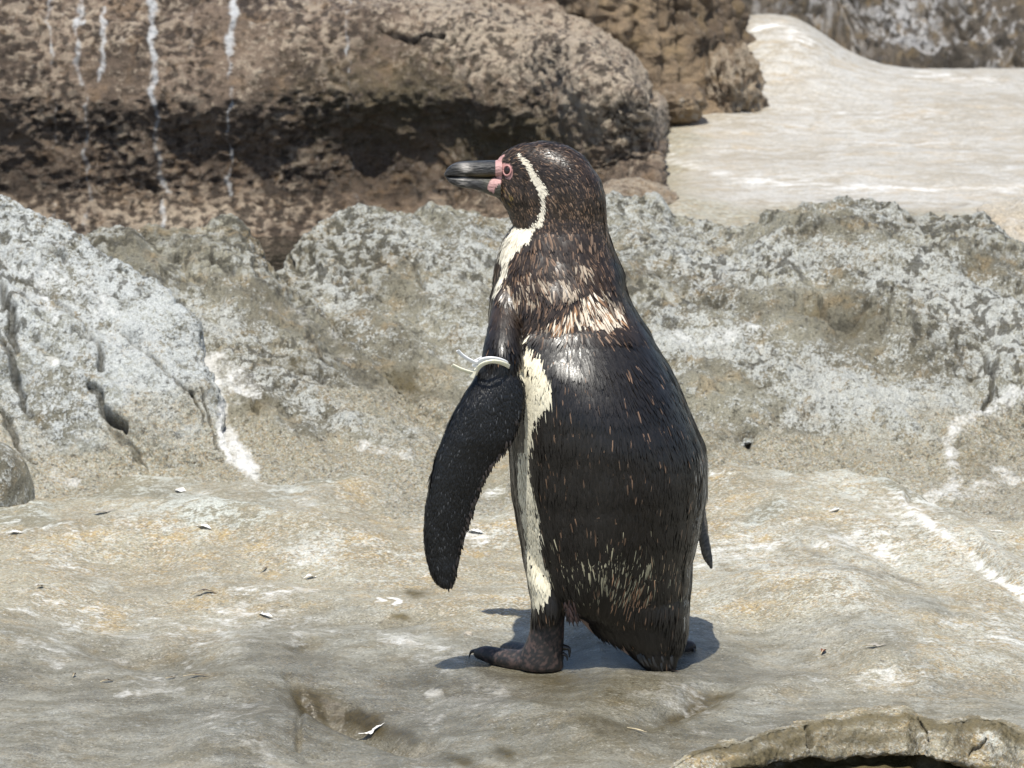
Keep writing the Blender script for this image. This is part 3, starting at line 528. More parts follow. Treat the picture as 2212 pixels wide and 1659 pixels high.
# small knobs at the column foot
def lump(name, centre, r, mat, label, cat='rock', seed=0, amp=.22, fr=1.3, lichen=.5, stain=0., sub=(60, 120)):
    TH, PH = np.meshgrid(np.linspace(0, pi, sub[0]), np.linspace(0, 2 * pi, sub[1]), indexing='ij')
    s = np.stack([np.sin(TH) * np.cos(PH), np.sin(TH) * np.sin(PH), np.cos(TH)], -1)
    k = 1 + amp * fbm(s * fr + seed, 4) + amp * .25 * ridged(s * fr * 4 + seed, 3)
    g = s * k[..., None] * np.asarray(r) + centre; zz = np.zeros(TH.shape)
    o = mesh_obj(name, g, gridfaces(*sub), mat, origin=np.asarray(centre) - np.array([0, 0, r[2] * .8]), attrs=dict(stain=zz + stain, moss_shade=zz, wet=zz, lichen=zz + lichen, crack=zz))
    if label: tag(o, label, cat)
    return o
lump('low_stone', P(1462, 222, 3.02), (.045, .04, .030), M_COLUMN, 'small dark low stone in the gap between boulder and column', 'stone', seed=4, stain=.3)
lump('lumpy_stone', P(1585, 200, 3.14), (.040, .05, .062), M_COLUMN, 'lumpy grey brown stone leaning on the foot of the column', 'stone', seed=9, lichen=.9, amp=.4, fr=1.8)

# pale sandy slab on the right
sx = np.linspace(.08, 3.2, 380); sy = np.linspace(1.55, 3.62, 260); SX, SY = np.meshgrid(sx, sy, indexing='ij')
sl = np.stack([SX, SY, np.zeros_like(SX)], -1)
zz = .100 + .010 * fbm(sl * np.array([1.6, 2.6, 1]) + 3, 3) + .005 * fbm(sl * np.array([4, 5, 1]) + 9, 3) + .001 * ridged(sl * np.array([14, 22, 1]), 3) + .001 * fbm(sl * 60, 3)
P1 = P(1690, 60, 3.5)
dxx = SX - P1[0]
zz += .082 * np.exp(-((SY - 3.52) / .22)**2) * np.where(dxx < 0, np.exp(-(dxx / .20)**2), np.exp(-(dxx / .105)**2))
zz -= .05 * sstep(.28, .08, SX) ; zz += .02 * np.exp(-((SX - .21) / .07)**2 - ((SY - 2.2) / .2)**2)
zz -= .4 * sstep(3.54, 3.62, SY)
sl[..., 2] = zz; SV = measure(sl)
svn = SV + np.stack([fbm(sl * 9, 3), fbm(sl * 9 + 30, 3)], -1) * np.array([20, 6])
st = np.zeros_like(SX)
for p, wd, sf, a in [([(1430, 340), (1620, 388), (1800, 400), (1980, 410), (2212, 405)], 4, 9, .7), ([(1600, 385), (1700, 390)], 4, 10, .5), ([(1430, 290), (1460, 350)], 5, 9, .6), ([(1750, 230), (1900, 250), (2100, 235)], 5, 16, .5), ([(1850, 300), (2100, 320)], 6, 16, .45),
                     ([(1640, 65), (1690, 60), (1760, 95)], 6, 14, .8), ([(1980, 165), (2150, 170)], 4, 12, .7), ([(1500, 250), (1700, 270), (1900, 290)], 4, 14, .4), ([(1650, 350), (2200, 360)], 5, 14, .35)]:
    st = np.maximum(st, .75 * a * lmask(svn, p, wd * .5, sf * 1.8))
wetm = .0 * SX
o = mesh_obj('sandy_slab', sl, gridfaces(380, 260), M_SLAB, origin=(1.0, 2.6, 0), attrs=dict(stain=st, moss_shade=.35 * blob(svn, 1760, 480, 200, 30), wet=wetm, lichen=np.clip(.55 + .3 * fbm(sl * 4, 3) - .5 * sstep(420, 520, SV[..., 1]), 0, 1), sand=np.clip(.9 * sstep(1620, 1400, SV[..., 0]) + .8 * sstep(405, 480, SV[..., 1]) + .3 * fbm(sl * 7, 3), 0, 1), crack=.5 * lmask(svn, [(1760, 432), (1900, 445), (2000, 470), (2090, 440)], 0, 4)))
tag(o, 'broad pale sandy stone slab behind the lumpy rock on the right', 'rock slab')
# brown rock foot where slab and boulder meet
lump('tan_stone', P(1365, 446, 2.28), (.062, .07, .036), M_COLUMN, 'small brown stone wedged between dark boulder and sandy slab just behind the penguin', 'stone', seed=21, lichen=1.0)
lump('brown_stone', P(2200, 520, 1.90), (.085, .10, .05), M_SLAB, 'rough tan stone lying on the slab at the right edge', 'stone', seed=33, lichen=.2)

# far rocks
fx = [1300, 1500, 1650, 1800, 1950, 2100, 2300, 2700, 3400, 4200]
fr_ = [pts(fx, [230] * 10, 4.35), pts(fx, [150] * 10, [4.5, 4.5, 4.5, 4.55, 4.5, 4.48, 4.5, 4.5, 4.5, 4.5]), pts(fx, [90] * 10, [4.75, 4.7, 4.72, 4.75, 4.6, 4.62, 4.6, 4.6, 4.6, 4.6]), pts(fx, [20] * 10, [4.8, 4.78, 4.76, 4.8, 4.78, 4.72, 4.7, 4.7, 4.7, 4.7]),
       pts(fx, [-80] * 10, 4.95), pts(fx, [-240] * 10, 5.2), pts(fx, [-420] * 10, 5.8)]
rock('far_rock_face', fr_, 280, 150, M_FAR, sandy=False, crumb=.02, label= 'blurred dark rock face with grey white patches behind the sandy slab', amps=(.10, .06, .022, .006), fr=(3, 7, 18, 60), lich0=.25,
     lich=[(1950, 70, 90, 70, 10, .75), (2050, 125, 110, 22, 0, 1.0), (2150, 60, 60, 60, 0, .35), (1730, 70, 90, 110, 0, -.6)])  # last entry paints the shadowed left part darker

# broken ledge, bottom right
ex = np.array([1440, 1500, 1560, 1606, 1650, 1700, 1746, 1800, 1866, 1920, 1956, 1986, 2036, 2106, 2161, 2212, 2330, 2600], float)
ey = np.interp(ex, EDGE[:, 0], EDGE[:, 1])
by = np.interp(ex, [1440, 1500, 1606, 1706, 1731, 1806, 1906, 1981, 2056, 2131, 2212, 2600], [1690, 1668, 1652, 1637, 1626, 1631, 1622, 1626, 1640, 1654, 1672, 1720])
e0 = G(ex, ey - 22, 0, -.006); e1 = G(ex, ey - 4, 0, .002); e2 = G(ex, ey, 0, 0); yb2 = e2[:, 1]
e3 = P(ex, ey * .6 + by * .4, yb2 - .018); e4 = P(ex, by + 7, yb2 - .034); e5 = e4 + np.array([0, .045, -.004]); e6 = e4 + np.array([0, .20, -.012]); e0b = e0 + np.array([0, .05, -.03])
rock('broken_ledge', [e6, e5, e4, e3, e2, e1, e0, e0b], 380, 120, M_GROUND, sandy=False, crumb=.0015, label= 'mossy broken rock ledge with a dark crevice at the bottom right', amps=(.004, .003, .0014, .0006), fr=(9, 30, 80, 230), lich0=.4,
     moss_shade=[(1640, 1640, 80, 18, -10, 1.1), (1720, 1605, 60, 22, 0, .8), (1880, 1590, 130, 22, 0, .65), (1790, 1625, 60, 8, 0, .5), (2090, 1610, 60, 22, 20, .5), ([(1500, 1625), (1606, 1612), (1681, 1586), (1746, 1574), (1866, 1554), (1956, 1551), (1986, 1566), (2036, 1574), (2106, 1560), (2161, 1570), (2212, 1596)], 4, 14, .75)], lich=[(1600, 1600, 90, 16, -15, .5), (1960, 1600, 90, 22, 10, .3), (2140, 1605, 60, 30, 30, .7)],
     cracks=[([(2095, 1632), (2130, 1600)], 5, .010), ([(1745, 1572), (1750, 1620)], 8, .010), ([(1985, 1562), (2000, 1600)], 5, .006)], wet=[(1750, 1610, 300, 30, 0, .4)])
# ------------------------------------------------------------------ penguin
HEADT = .020
body_rows = [(308, 1152, 1194, HEADT, .008, .1), (311, 1130, 1212, HEADT, .014, .15), (321, 1106, 1235, HEADT, .021, .25), (335, 1086, 1256, HEADT, .027, .33), (347, 1076, 1268, HEADT, .0300, .38), (364, 1069, 1280, HEADT, .0325, .40),
             (384, 1066, 1294, HEADT, .0345, .40), (406, 1064, 1302, HEADT, .036, .38), (420, 1067, 1306, HEADT, .0365, .34), (431, 1080, 1308, HEADT, .037, .28), (446, 1091, 1310, HEADT, .0375, .2), (458, 1098, 1311, HEADT, .038, .15),
             (473, 1104, 1312, HEADT, .0395, .1), (485, 1110, 1313, HEADT, .041, .06), (500, 1100, 1315, HEADT, .044, .03), (520, 1090, 1320, .021, .049, 0), (545, 1080, 1328, .022, .056, 0), (575, 1073, 1340, .022, .064, 0), (610, 1069, 1349, .022, .073, 0),
             (640, 1061, 1358, .021, .076, 0), (680, 1056, 1378, .018, .077, 0), (705, 1056, 1394, .016, .083, 0), (735, 1060, 1411, .013, .0915, 0), (765, 1068, 1428, .010, .101, 0), (795, 1076, 1446, .008, .1075, 0), (830, 1085, 1464, .005, .112, 0), (870, 1092, 1481, .003, .115, 0), (924, 1098, 1504, 0, .115, 0),
             (963, 1101, 1520, 0, .114, 0), (1012, 1103, 1528, 0, .113, 0), (1055, 1106, 1528, 0, .110, 0), (1088, 1111, 1523, 0, .108, 0), (1128, 1117, 1517, -.001, .104, 0), (1170, 1124, 1507, -.002, .098, 0), (1210, 1131, 1498, -.004, .091, 0),
             (1241, 1138, 1496, -.006, .084, 0), (1270, 1155, 1493, -.008, .076, 0), (1300, 1192, 1490, -.010, .067, .1), (1323, 1240, 1489, -.013, .058, .1), (1348, 1262, 1488, -.017, .050, .1), (1366, 1280, 1485, -.021, .043, .1), (1377, 1300, 1483, -.023, .038, .1),
             (1391, 1325, 1478, -.027, .032, 0), (1409, 1350, 1470, -.032, .025, 0), (1419, 1364, 1466, -.035, .021, 0), (1430, 1388, 1460, -.038, .015, 0), (1437, 1412, 1453, -.040, .009, 0), (1442, 1432, 1447, -.041, .004, 0)]
FY = -.082
flip_rows = [(590, 1082, 1112, .004, .018, 0), (640, 1068, 1116, -.010, .026, 0), (680, 1059, 1118, -.028, .031, 0), (720, 1051, 1122, -.046, .033, 0), (750, 1045, 1126, -.058, .029, 0), (780, 1039, 1128, -.066, .024, 0), (800, 1034, 1122, -.072, .019, 0), (815, 1027, 1128, -.076, .017, 0), (848, 1007, 1135, -.083, .014, -.2), (881, 987, 1131, -.087, .0125, -.3),
             (910, 971, 1125, -.089, .0115, -.3), (930, 961, 1119, -.090, .011, -.3), (950, 953, 1110, -.091, .0105, -.35), (963, 948, 1101, -.091, .010, -.35), (980, 942, 1086, -.091, .0095, -.35), (996, 938, 1073, -.091, .009, -.35), (1029, 930, 1053, -.091, .0085, -.35),
             (1062, 925, 1038, -.090, .0082, -.35), (1095, 920, 1027, -.089, .008, -.35), (1128, 917, 1017, -.088, .0075, -.35), (1160, 916, 1005, -.087, .007, -.35), (1185, 917, 998, -.086, .0066, -.3), (1210, 920, 993, -.085, .0062, -.3), (1227, 924, 989, -.085, .006, -.25), (1248, 932, 985, -.084, .0055, -.2), (1260, 941, 981, -.084, .005, 0), (1268, 953, 972, -.084, .004, 0)]
LEGY = -.038
leg_rows = [(1150, 1128, 1180, -.02, .020, 0), (1200, 1133, 1205, -.026, .028, 0), (1250, 1139, 1222, -.032, .034, 0), (1290, 1146, 1228, -.035, .033, 0), (1315, 1148, 1224, LEGY, .027, 0), (1335, 1147, 1220, LEGY, .021, 0), (1362, 1144, 1219, LEGY, .019, 0), (1387, 1136, 1218, LEGY, .019, 0), (1409, 1126, 1217, LEGY, .020, 0),
            (1430, 1120, 1217, LEGY, .021, 0), (1440, 1120, 1218, LEGY, .021, 0), (1447, 1128, 1214, LEGY, .016, 0)]
def toe(pp, rr, flat=.85, m=24):
    pp = np.array(pp); return tube(crs(pp, m), crs(np.array(rr)[:, None], m)[:, 0], 16, flat)
toes = [toe([P(1190, 1428, -.040), P(1130, 1428, -.030), P(1085, 1421, -.016), P(1050, 1412, -.004), P(1028, 1411, .004)], [.0165, .0155, .0130, .0110, .0068]),
        toe([P(1180, 1424, -.034), P(1140, 1414, -.006), P(1112, 1404, .020), P(1090, 1401, .036)], [.015, .0135, .0115, .0082]),
        toe([P(1195, 1420, -.030), P(1180, 1408, .0), P(1165, 1398, .03), P(1155, 1393, .055)], [.014, .012, .010, .008]),
        toe([P(1170, 1425, -.030), P(1120, 1417, .0), P(1095, 1413, .012)], [.008, .006, .003], .5)]
# right leg and foot, mostly hidden behind the tail
RL = P(1420, 1300, .05); RF = P(1425, 1412, .060)
toes += [toe([RL, P(1422, 1350, .06), P(1424, 1385, .06), RF], [.026, .02, .017, .015]),
         toe([RF, P(1445, 1407, .058), P(1470, 1404, .056), P(1488, 1400, .052), P(1496, 1404, .048)], [.014, .013, .0125, .011, .006]),
         toe([RF, P(1390, 1398, .078), P(1350, 1391, .090), P(1322, 1390, .092)], [.013, .010, .008, .005]),
         toe([RF, P(1420, 1390, .09), P(1410, 1380, .115)], [.013, .010, .006])]
rf = tube(crs(np.array([P(1365, 760, .085), P(1415, 860, .105), P(1464, 980, .105), P(1495, 1080, .088), P(1517, 1150, .074), P(1529, 1200, .066), P(1538, 1230, .062)]), 60), crs(np.array([.016, .025, .025, .0145, .0078, .0062, .0030])[:, None], 60)[:, 0], 24, .45)
parts = [rowloft(body_rows, 420, 160), rowloft(flip_rows, 200, 96), rowloft(leg_rows, 120, 64), rf] + toes
V0, F0 = merge(parts)
tmp = mesh_obj('penguin_block', V0, F0, None)
md = tmp.modifiers.new('r', 'REMESH'); md.mode = 'VOXEL'; md.voxel_size = .0021
sm = tmp.modifiers.new('s', 'SMOOTH'); sm.factor = .5; sm.iterations = 8
dg = bpy.context.evaluated_depsgraph_get(); ev = tmp.evaluated_get(dg); em = ev.to_mesh()
BVt = np.empty(len(em.vertices) * 3, np.float32); em.vertices.foreach_get('co', BVt); BVt = BVt.reshape(-1, 3).astype(float)
BN = np.empty(len(em.vertices) * 3, np.float32); em.vertices.foreach_get('normal', BN); BN = BN.reshape(-1, 3).astype(float)
BVt = BVt + BN * (.0016 * fbm(BVt * np.array([22, 22, 12]), 2) + .0007 * fbm(BVt * np.array([75, 75, 26]), 2))[:, None] * (measure(BVt)[:, 1] < 1300)[:, None]
nl = len(em.loops); li = np.empty(nl, np.int32); em.loops.foreach_get('vertex_index', li)
BF = li.reshape(-1, 4)
ev.to_mesh_clear(); bpy.data.objects.remove(tmp)

c1 = lambda a: [(x * .2467 + 909.6, y * .2467 + 272.9) for x, y in a]
c5 = lambda a: [(x * .1919 + 1000.6, y * .1919 + 515.5) for x, y in a]
FLANK = [(1147, 703), (1150, 742), (1168, 759), (1178, 785), (1188, 812), (1193, 838), (1184, 874), (1165, 894), (1152, 914), (1147, 947), (1142, 979), (1142, 1012), (1148, 1039), (1155, 1078), (1164, 1120), (1166, 1160), (1170, 1198), (1184, 1231), (1188, 1252), (1186, 1284), (1170, 1305),
         (1149, 1304), (1141, 1252), (1138, 1209), (1133, 1163), (1125, 1101), (1117, 1055), (1115, 1016), (1120, 989), (1129, 947), (1132, 904), (1134, 871), (1134, 830), (1117, 800), (1120, 785), (1132, 759), (1141, 730)]
NECK = c1([(820, 230), (890, 260), (960, 330), (1020, 420), (1080, 500), (1130, 555), (1085, 590), (1100, 680), (1095, 760), (1070, 850), (1010, 900), (960, 970), (900, 1030), (850, 1090), (810, 1160), (780, 1250), (740, 1340), (710, 1420), (680, 1500), (650, 1600), (625, 1660), (600, 1760), (585, 1800),
           (560, 1800), (575, 1660), (600, 1540), (625, 1450), (660, 1350), (690, 1260), (705, 1180), (680, 1110), (700, 1030), (745, 950), (790, 890), (822, 850), (850, 890), (900, 880), (960, 850), (1000, 790), (1025, 700), (1020, 640), (1000, 560), (950, 470), (910, 390), (860, 330), (810, 270)])
PINK1 = c1([(652, 300), (655, 300), (690, 265), (735, 240), (712, 290), (705, 325), (745, 322), (790, 345), (805, 400), (790, 455), (760, 470), (735, 445), (720, 415), (705, 440), (700, 480), (660, 460), (652, 430)])
PINK2 = c1([(580, 545), (600, 480), (640, 445), (690, 470), (708, 495), (670, 512), (648, 540), (636, 585), (600, 575)])
PATCH = c5([(1360, 540), (1480, 600), (1600, 680), (1770, 800), (1690, 820), (1740, 900), (1600, 890), (1540, 930), (1480, 950), (1400, 920), (1330, 930), (1270, 870), (1200, 870), (1080, 960), (1010, 850), (1100, 760), (1200, 720), (1260, 690), (1290, 610)])
TAN = [c5(a) for a in ([(700, 340), (770, 400), (860, 440), (970, 560)], [(970, 290), (1040, 350), (1090, 420), (1200, 560)], [(610, 470), (640, 540)], [(720, 540), (750, 590)], [(570, 620), (610, 680)], [(800, 620), (830, 680)], [(640, 1030), (700, 1010)], [(900, 980), (950, 920)], [(1220, 480), (1260, 560)], [(1300, 260), (1380, 330)],
                       [(1500, 500), (1620, 620), (1780, 780)], [(500, 470), (520, 520)])]
FEET = lambda V, p: ((V[..., 1] > 1326) & (V[..., 0] < 1232)) | ((p[..., 1] > .03) & (V[..., 1] > 1376)) | ((V[..., 1] > 1395) & (V[..., 0] > 1470))
FLIPZ = [(1040, 790), (1030, 812), (1007, 848), (987, 881), (961, 930), (940, 990), (915, 1100), (905, 1280), (1000, 1290), (1012, 1180), (1060, 1040), (1100, 985), (1122, 950), (1134, 890), (1136, 824), (1110, 800)]
def plumage(p, nrm, rng, feathers):
    """colour of the plumage at points p with normals nrm"""
    V = measure(p); j = 3.0 if feathers else 1.0
    Vj = V + rng.normal(size=V.shape) * np.array([j, j * 1.6])
    n = len(p); c = np.empty((n, 3)); facing = nrm @ FW           # < 0 faces the camera side
    lum = rng.lognormal(0, .3, n)[:, None]
    black = np.array([.0092, .0074, .0064]); brown = np.array([.030, .0195, .0135]); tan_ = np.array([.20, .135, .092]); cream = np.array([.74, .68, .52]); white = np.array([.78, .75, .68])
    c[:] = black * lum
    head = (V[:, 1] < 560) * 1.0
    collar = sstep(500, 560, V[:, 1]) * (1 - sstep(690, 740, V[:, 1] - .0 * V[:, 0])) * (1 - sstep(1270, 1340, V[:, 0] - (V[:, 1] - 560) * .45)) * (1 - .7 * sstep(660, 700, V[:, 1]) * sstep(1150, 1120, V[:, 0]))
    br = np.clip(np.maximum(head * .75, collar), 0, 1)[:, None]
    c = c * (1 - br) + brown * lum * br
    r = rng.random(n)
    if feathers:
        tanp = .05 * head + .06 * collar + .005
        tanp = np.where((V[:, 1] > 440) & (V[:, 1] < 560) & (V[:, 0] > 1180), .13, tanp)
        s = r < tanp; c[s] = tan_ * rng.uniform(.35, 1.1, (s.sum(), 1))
    # ruffled light bases
    for a in TAN:
        m = (ldist(Vj, a) < 5.5) & (rng.random(n) < .8); c[m] = np.array([.36, .29, .215]) * rng.uniform(.6, 1.15, (m.sum(), 1))
    m = inpoly(Vj, PATCH) & (facing < 0); k = rng.random(n)
    pc = np.where((k < np.where(V[:, 0] < 1228, .38, .66))[:, None], np.array([.80, .69, .55]), np.where((k < .82)[:, None], np.array([.42, .24, .13]), np.array([.05, .03, .02]))); c[m] = pc[m] * rng.uniform(.8, 1.1, (m.sum(), 1))
    # rump streaks
    rump = blob(V, 1330, 1225, 95, 42, 6); m = (rng.random(n) < .46 * rump * (1 if feathers else .3)); c[m] = np.array([.34, .31, .21]) * rng.uniform(.5, 1.5, (m.sum(), 1))
    m = (rng.random(n) < .45 * blob(V, 1365, 1275, 42, 34, -30)); c[m] = np.array([.34, .20, .12]) * rng.uniform(.4, 1.4, (m.sum(), 1))
    m = (rng.random(n) < .22 * blob(V, 1462, 1240, 18, 50, -15)); c[m] = np.array([.34, .24, .15]) * rng.uniform(.4, 1.4, (m.sum(), 1))
    # right flank paling at the rim
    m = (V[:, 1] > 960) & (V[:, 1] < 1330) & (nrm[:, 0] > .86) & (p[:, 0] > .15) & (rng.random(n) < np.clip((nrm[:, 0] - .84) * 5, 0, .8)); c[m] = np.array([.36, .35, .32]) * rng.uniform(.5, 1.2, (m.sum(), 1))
    # belly and breast, far side
    m = (facing > .18) & (V[:, 1] > 540) & (V[:, 1] < 1330) & ~inpoly(V, FLIPZ) & (p[:, 0] > P(1128, 900, 0)[0] - .002) & (p[:, 0] < .215) & (p[:, 1] > .02); c[m] = white * rng.uniform(.9, 1.05, (m.sum(), 1))
    # stripes
    onbody = p[:, 1] > -.105
    flz = inpoly(V, FLIPZ) & (p[:, 1] < -.064)
    m = inpoly(V + (Vj - V) * .7, FLANK) & (facing < .3) & ~flz & (rng.random(n) > .02); c[m] = cream * rng.uniform(.88, 1.08, (m.sum(), 1))
    m = inpoly(V + (Vj - V) * .6 + np.array([4., 0]), NECK) & inpoly(V + (Vj - V) * .6 - np.array([4., 0]), NECK) & ((V[:, 1] < 632) | (V[:, 0] < 1068 - .22 * (V[:, 1] - 632))); c[m] = cream * np.array([1.03, 1.03, 1.1]) * rng.uniform(.88, 1.08, (m.sum(), 1))
    c[flz] = (np.array([.0045, .0045, .0050]) * lum)[flz]
    if feathers: m = flz & (rng.random(n) < .05); c[m] = np.array([.06, .062, .066]) * rng.uniform(.3, 1.2, (m.sum(), 1))  # a few paler grey feathers painted as sheen lines
    rfm = (p[:, 1] > .045) & (V[:, 0] > 1496) & (V[:, 1] > 1085); c[rfm] = np.array([.075, .068, .058]) * lum[rfm]
    # yellowish cheek specks
    m = (rng.random(n) < .25 * blob(V, 1098, 418, 12, 14)) & ~inpoly(V, PINK2); c[m] = np.array([.16, .11, .035])
    bare = inpoly(V, PINK1) | inpoly(V, PINK2)
    c[bare] = np.array([.44, .25, .235]) * (1 + .25 * fbm(p[bare] * 300, 2))[:, None]
    # vent skin
    vent = inpoly(V, [(1238, 1328), (1250, 1330), (1290, 1362), (1345, 1392), (1366, 1416), (1345, 1416), (1290, 1385), (1250, 1352)]); c[vent] = np.array([.42, .30, .25])
    ft = FEET(V, p)
    pn = sstep(-.1, .6, fbm(p * 190, 4, .65))[:, None]; fc = pn * np.array([.075, .050, .043]) + (1 - pn) * np.array([.016, .0148, .0145]); c[ft] = fc[ft]
    return c, V, bare | vent, ft, flz
def plum_material(name, rough, coat=0.0, bump=True):
    b = NB(name); n = b.noise(900, 2, .5, b.coord((1, 1, .16)))
    b.p.inputs['Coat Weight'].default_value = coat; b.p.inputs['Coat Roughness'].default_value = .25
    return b.out(b.attr('Col', True), b.ramp(n, .3, .7, rough - .08, rough + .12), b.bump(n, .25, .001) if bump else None, .42)
M_BODY = plum_material('penguin_hide', .5); M_FEATHER = plum_material('wet_feathers', .38, .08, False)
BASE = np.array([P(1300, 1430, 0)[0], 0, 0]); BASE[2] = 0
root = bpy.data.objects.new('penguin', None); COL.objects.link(root); root.location = BASE; root.empty_display_size = .1
tag(root, 'black and white penguin standing on wet rock, seen from behind with its head turned left', 'penguin')
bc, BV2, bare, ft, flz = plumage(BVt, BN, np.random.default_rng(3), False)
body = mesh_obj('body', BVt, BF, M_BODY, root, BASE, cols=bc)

# ---- feathers
FLOW = np.array([(1085, 345, .5, -.35), (1110, 325, .9, -.2), (1170, 312, 1, .05), (1235, 345, .85, .6), (1285, 410, .3, 1), (1150, 350, .9, .45), (1110, 420, .35, 1), (1100, 450, .35, 1), (1150, 450, .5, .9), (1180, 400, .7, .75), (1230, 430, .5, 1), (1200, 500, .25, 1), (1300, 520, .15, 1), (1110, 510, -.3, 1), (1075, 600, -.1, 1), (1150, 560, .1, 1),
                 (1150, 610, .6, 1), (1200, 600, .6, 1), (1120, 650, .15, 1), (1200, 660, -.45, 1), (1175, 700, -.4, 1), (1240, 650, -.1, 1), (1290, 640, .75, 1), (1320, 620, .6, 1), (1270, 690, .3, 1), (1310, 690, .6, 1), (1350, 680, .55, 1), (1060, 760, 0, 1), (1160, 760, .02, 1), (1300, 800, .1, 1), (1420, 800, .45, 1), (1480, 900, .4, 1),
                 (1520, 1050, .02, 1), (1300, 1000, .05, 1), (1150, 1000, .0, 1), (1250, 1200, .04, 1), (1350, 1270, -.12, 1), (1470, 1240, .25, 1), (1400, 1380, .25, 1), (1480, 1320, -.1, 1)], float)
FFLOW = np.array([(1080, 820, -.2, 1), (1080, 850, .25, 1), (1060, 880, .1, 1), (1010, 930, -.35, 1), (1060, 960, -.3, 1), (950, 1080, -.1, 1), (985, 1150, -.2, 1), (940, 1240, .15, 1)], float)
def flow(V, F, s):
    d = np.zeros((len(V), 2)); wsum = np.zeros(len(V))
    for x, y, dx, dy in F:
        ww = np.exp(-((V[:, 0] - x)**2 + (V[:, 1] - y)**2) / s**2) + 1e-9 / ((V[:, 0] - x)**2 + (V[:, 1] - y)**2 + 1)
        l = math.hypot(dx, dy); d[:, 0] += ww * dx / l; d[:, 1] += ww * dy / l
    return d / (np.linalg.norm(d, axis=1, keepdims=True) + 1e-12)
tri = np.concatenate([BF[:, [0, 1, 2]], BF[:, [0, 2, 3]]])
ar = .5 * np.linalg.norm(np.cross(BVt[tri[:, 1]] - BVt[tri[:, 0]], BVt[tri[:, 2]] - BVt[tri[:, 0]]), axis=1)
tcen = BVt[tri].mean(1); tv = measure(tcen)
dens = np.where(tv[:, 1] < 560, 2.6, np.where(tv[:, 1] < 730, 2.2, 1.0)) * np.where(BN[tri[:, 0]] @ FW > .35, .45, 1.0)
dens = np.where(inpoly(tv, FLIPZ), 2.0, dens)
pr = ar * dens; pr /= pr.sum()
fr = np.random.default_rng(11); NF = 72000
ti = fr.choice(len(tri), NF, p=pr); r1 = np.sqrt(fr.random(NF)); r2 = fr.random(NF)
wts = np.stack([1 - r1, r1 * (1 - r2), r1 * r2], 1)
fp = (BVt[tri[ti]] * wts[..., None]).sum(1); fn = (BN[tri[ti]] * wts[..., None]).sum(1); fn /= np.linalg.norm(fn, axis=1)[:, None]
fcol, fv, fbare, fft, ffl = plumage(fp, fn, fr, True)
d2 = np.where(ffl[:, None], flow(fv, FFLOW, 50), flow(fv, FLOW, 45))
clump = fbm(fp * np.array([60, 60, 30]), 2)
collarz = (fv[:, 1] > 500) & (fv[:, 1] < 725) & ~ffl & ~((fv[:, 0] < 1140) & (fv[:, 1] > 640)) & (fv[:, 0] < 1330 + .3 * (fv[:, 1] - 640))
ang = clump * np.where(collarz, .5, .12) + fr.normal(size=NF) * np.where(collarz, .14, .05)
ca, sa = np.cos(ang), np.sin(ang); d2 = np.stack([d2[:, 0] * ca - d2[:, 1] * sa, d2[:, 0] * sa + d2[:, 1] * ca], 1)
d3 = d2[:, :1] * np.array([1., 0, 0]) - d2[:, 1:] * UP
d3 -= (d3 * fn).sum(1, keepdims=True) * fn; d3 /= np.linalg.norm(d3, axis=1)[:, None] + 1e-9
L = np.where(fv[:, 1] < 560, .0080, .0160); L = np.where(collarz, .0165, L); L = np.where(ffl, .0055, L)
L = np.where(fv[:, 1] < 400, .0060, L); L = np.where((fv[:, 1] > 1170) & ~ffl, .0185, L); L = L * fr.uniform(.75, 1.25, NF)
L = np.where(inpoly(fv, FLANK) | inpoly(fv, NECK), L * .6, L)
inpatch = inpoly(fv, PATCH); L = np.where(inpatch, L * 1.3, L)
light = fcol.max(1) > .12; strp = inpoly(fv, FLANK) | inpoly(fv, NECK)
Wd = L * np.where(ffl, .10, np.where(collarz, .075, np.where(inpoly(fv, FLANK) | inpoly(fv, NECK), .12, .075))) * fr.uniform(.7, 1.2, NF); Wd = np.where(light & ~strp & ~collarz, Wd * .45, Wd); Wd = np.where(fv[:, 1] < 520, L * .11, Wd)
lift = np.where(collarz, .10, .016) * fr.uniform(.5, 1.3, NF) + np.where(collarz, .16, .01) * np.clip(clump, -.5, 1)
lift = np.where(inpatch, lift + .05, lift); Wd = np.where(inpatch, Wd * .75, Wd); lift = np.where(ffl, .012 * fr.uniform(.3, 1.6, NF), lift)
edge = np.where(collarz, .22, np.where(fv[:, 1] < 560, .20, .03)) * (fr.random(NF) < .8); edge = np.where(ffl | strp, 0, edge); edge = fr.random(NF) < edge
keep = ~((fp[:, 1] > .045) & (fv[:, 0] > 1496) & (fv[:, 1] > 1085)) & ~fbare & ~fft & ~((fv[:, 1] < 440) & (fv[:, 0] < 1077)) & ~((fv[:, 0] - 1097)**2 + (fv[:, 1] - 368)**2 < 13**2)
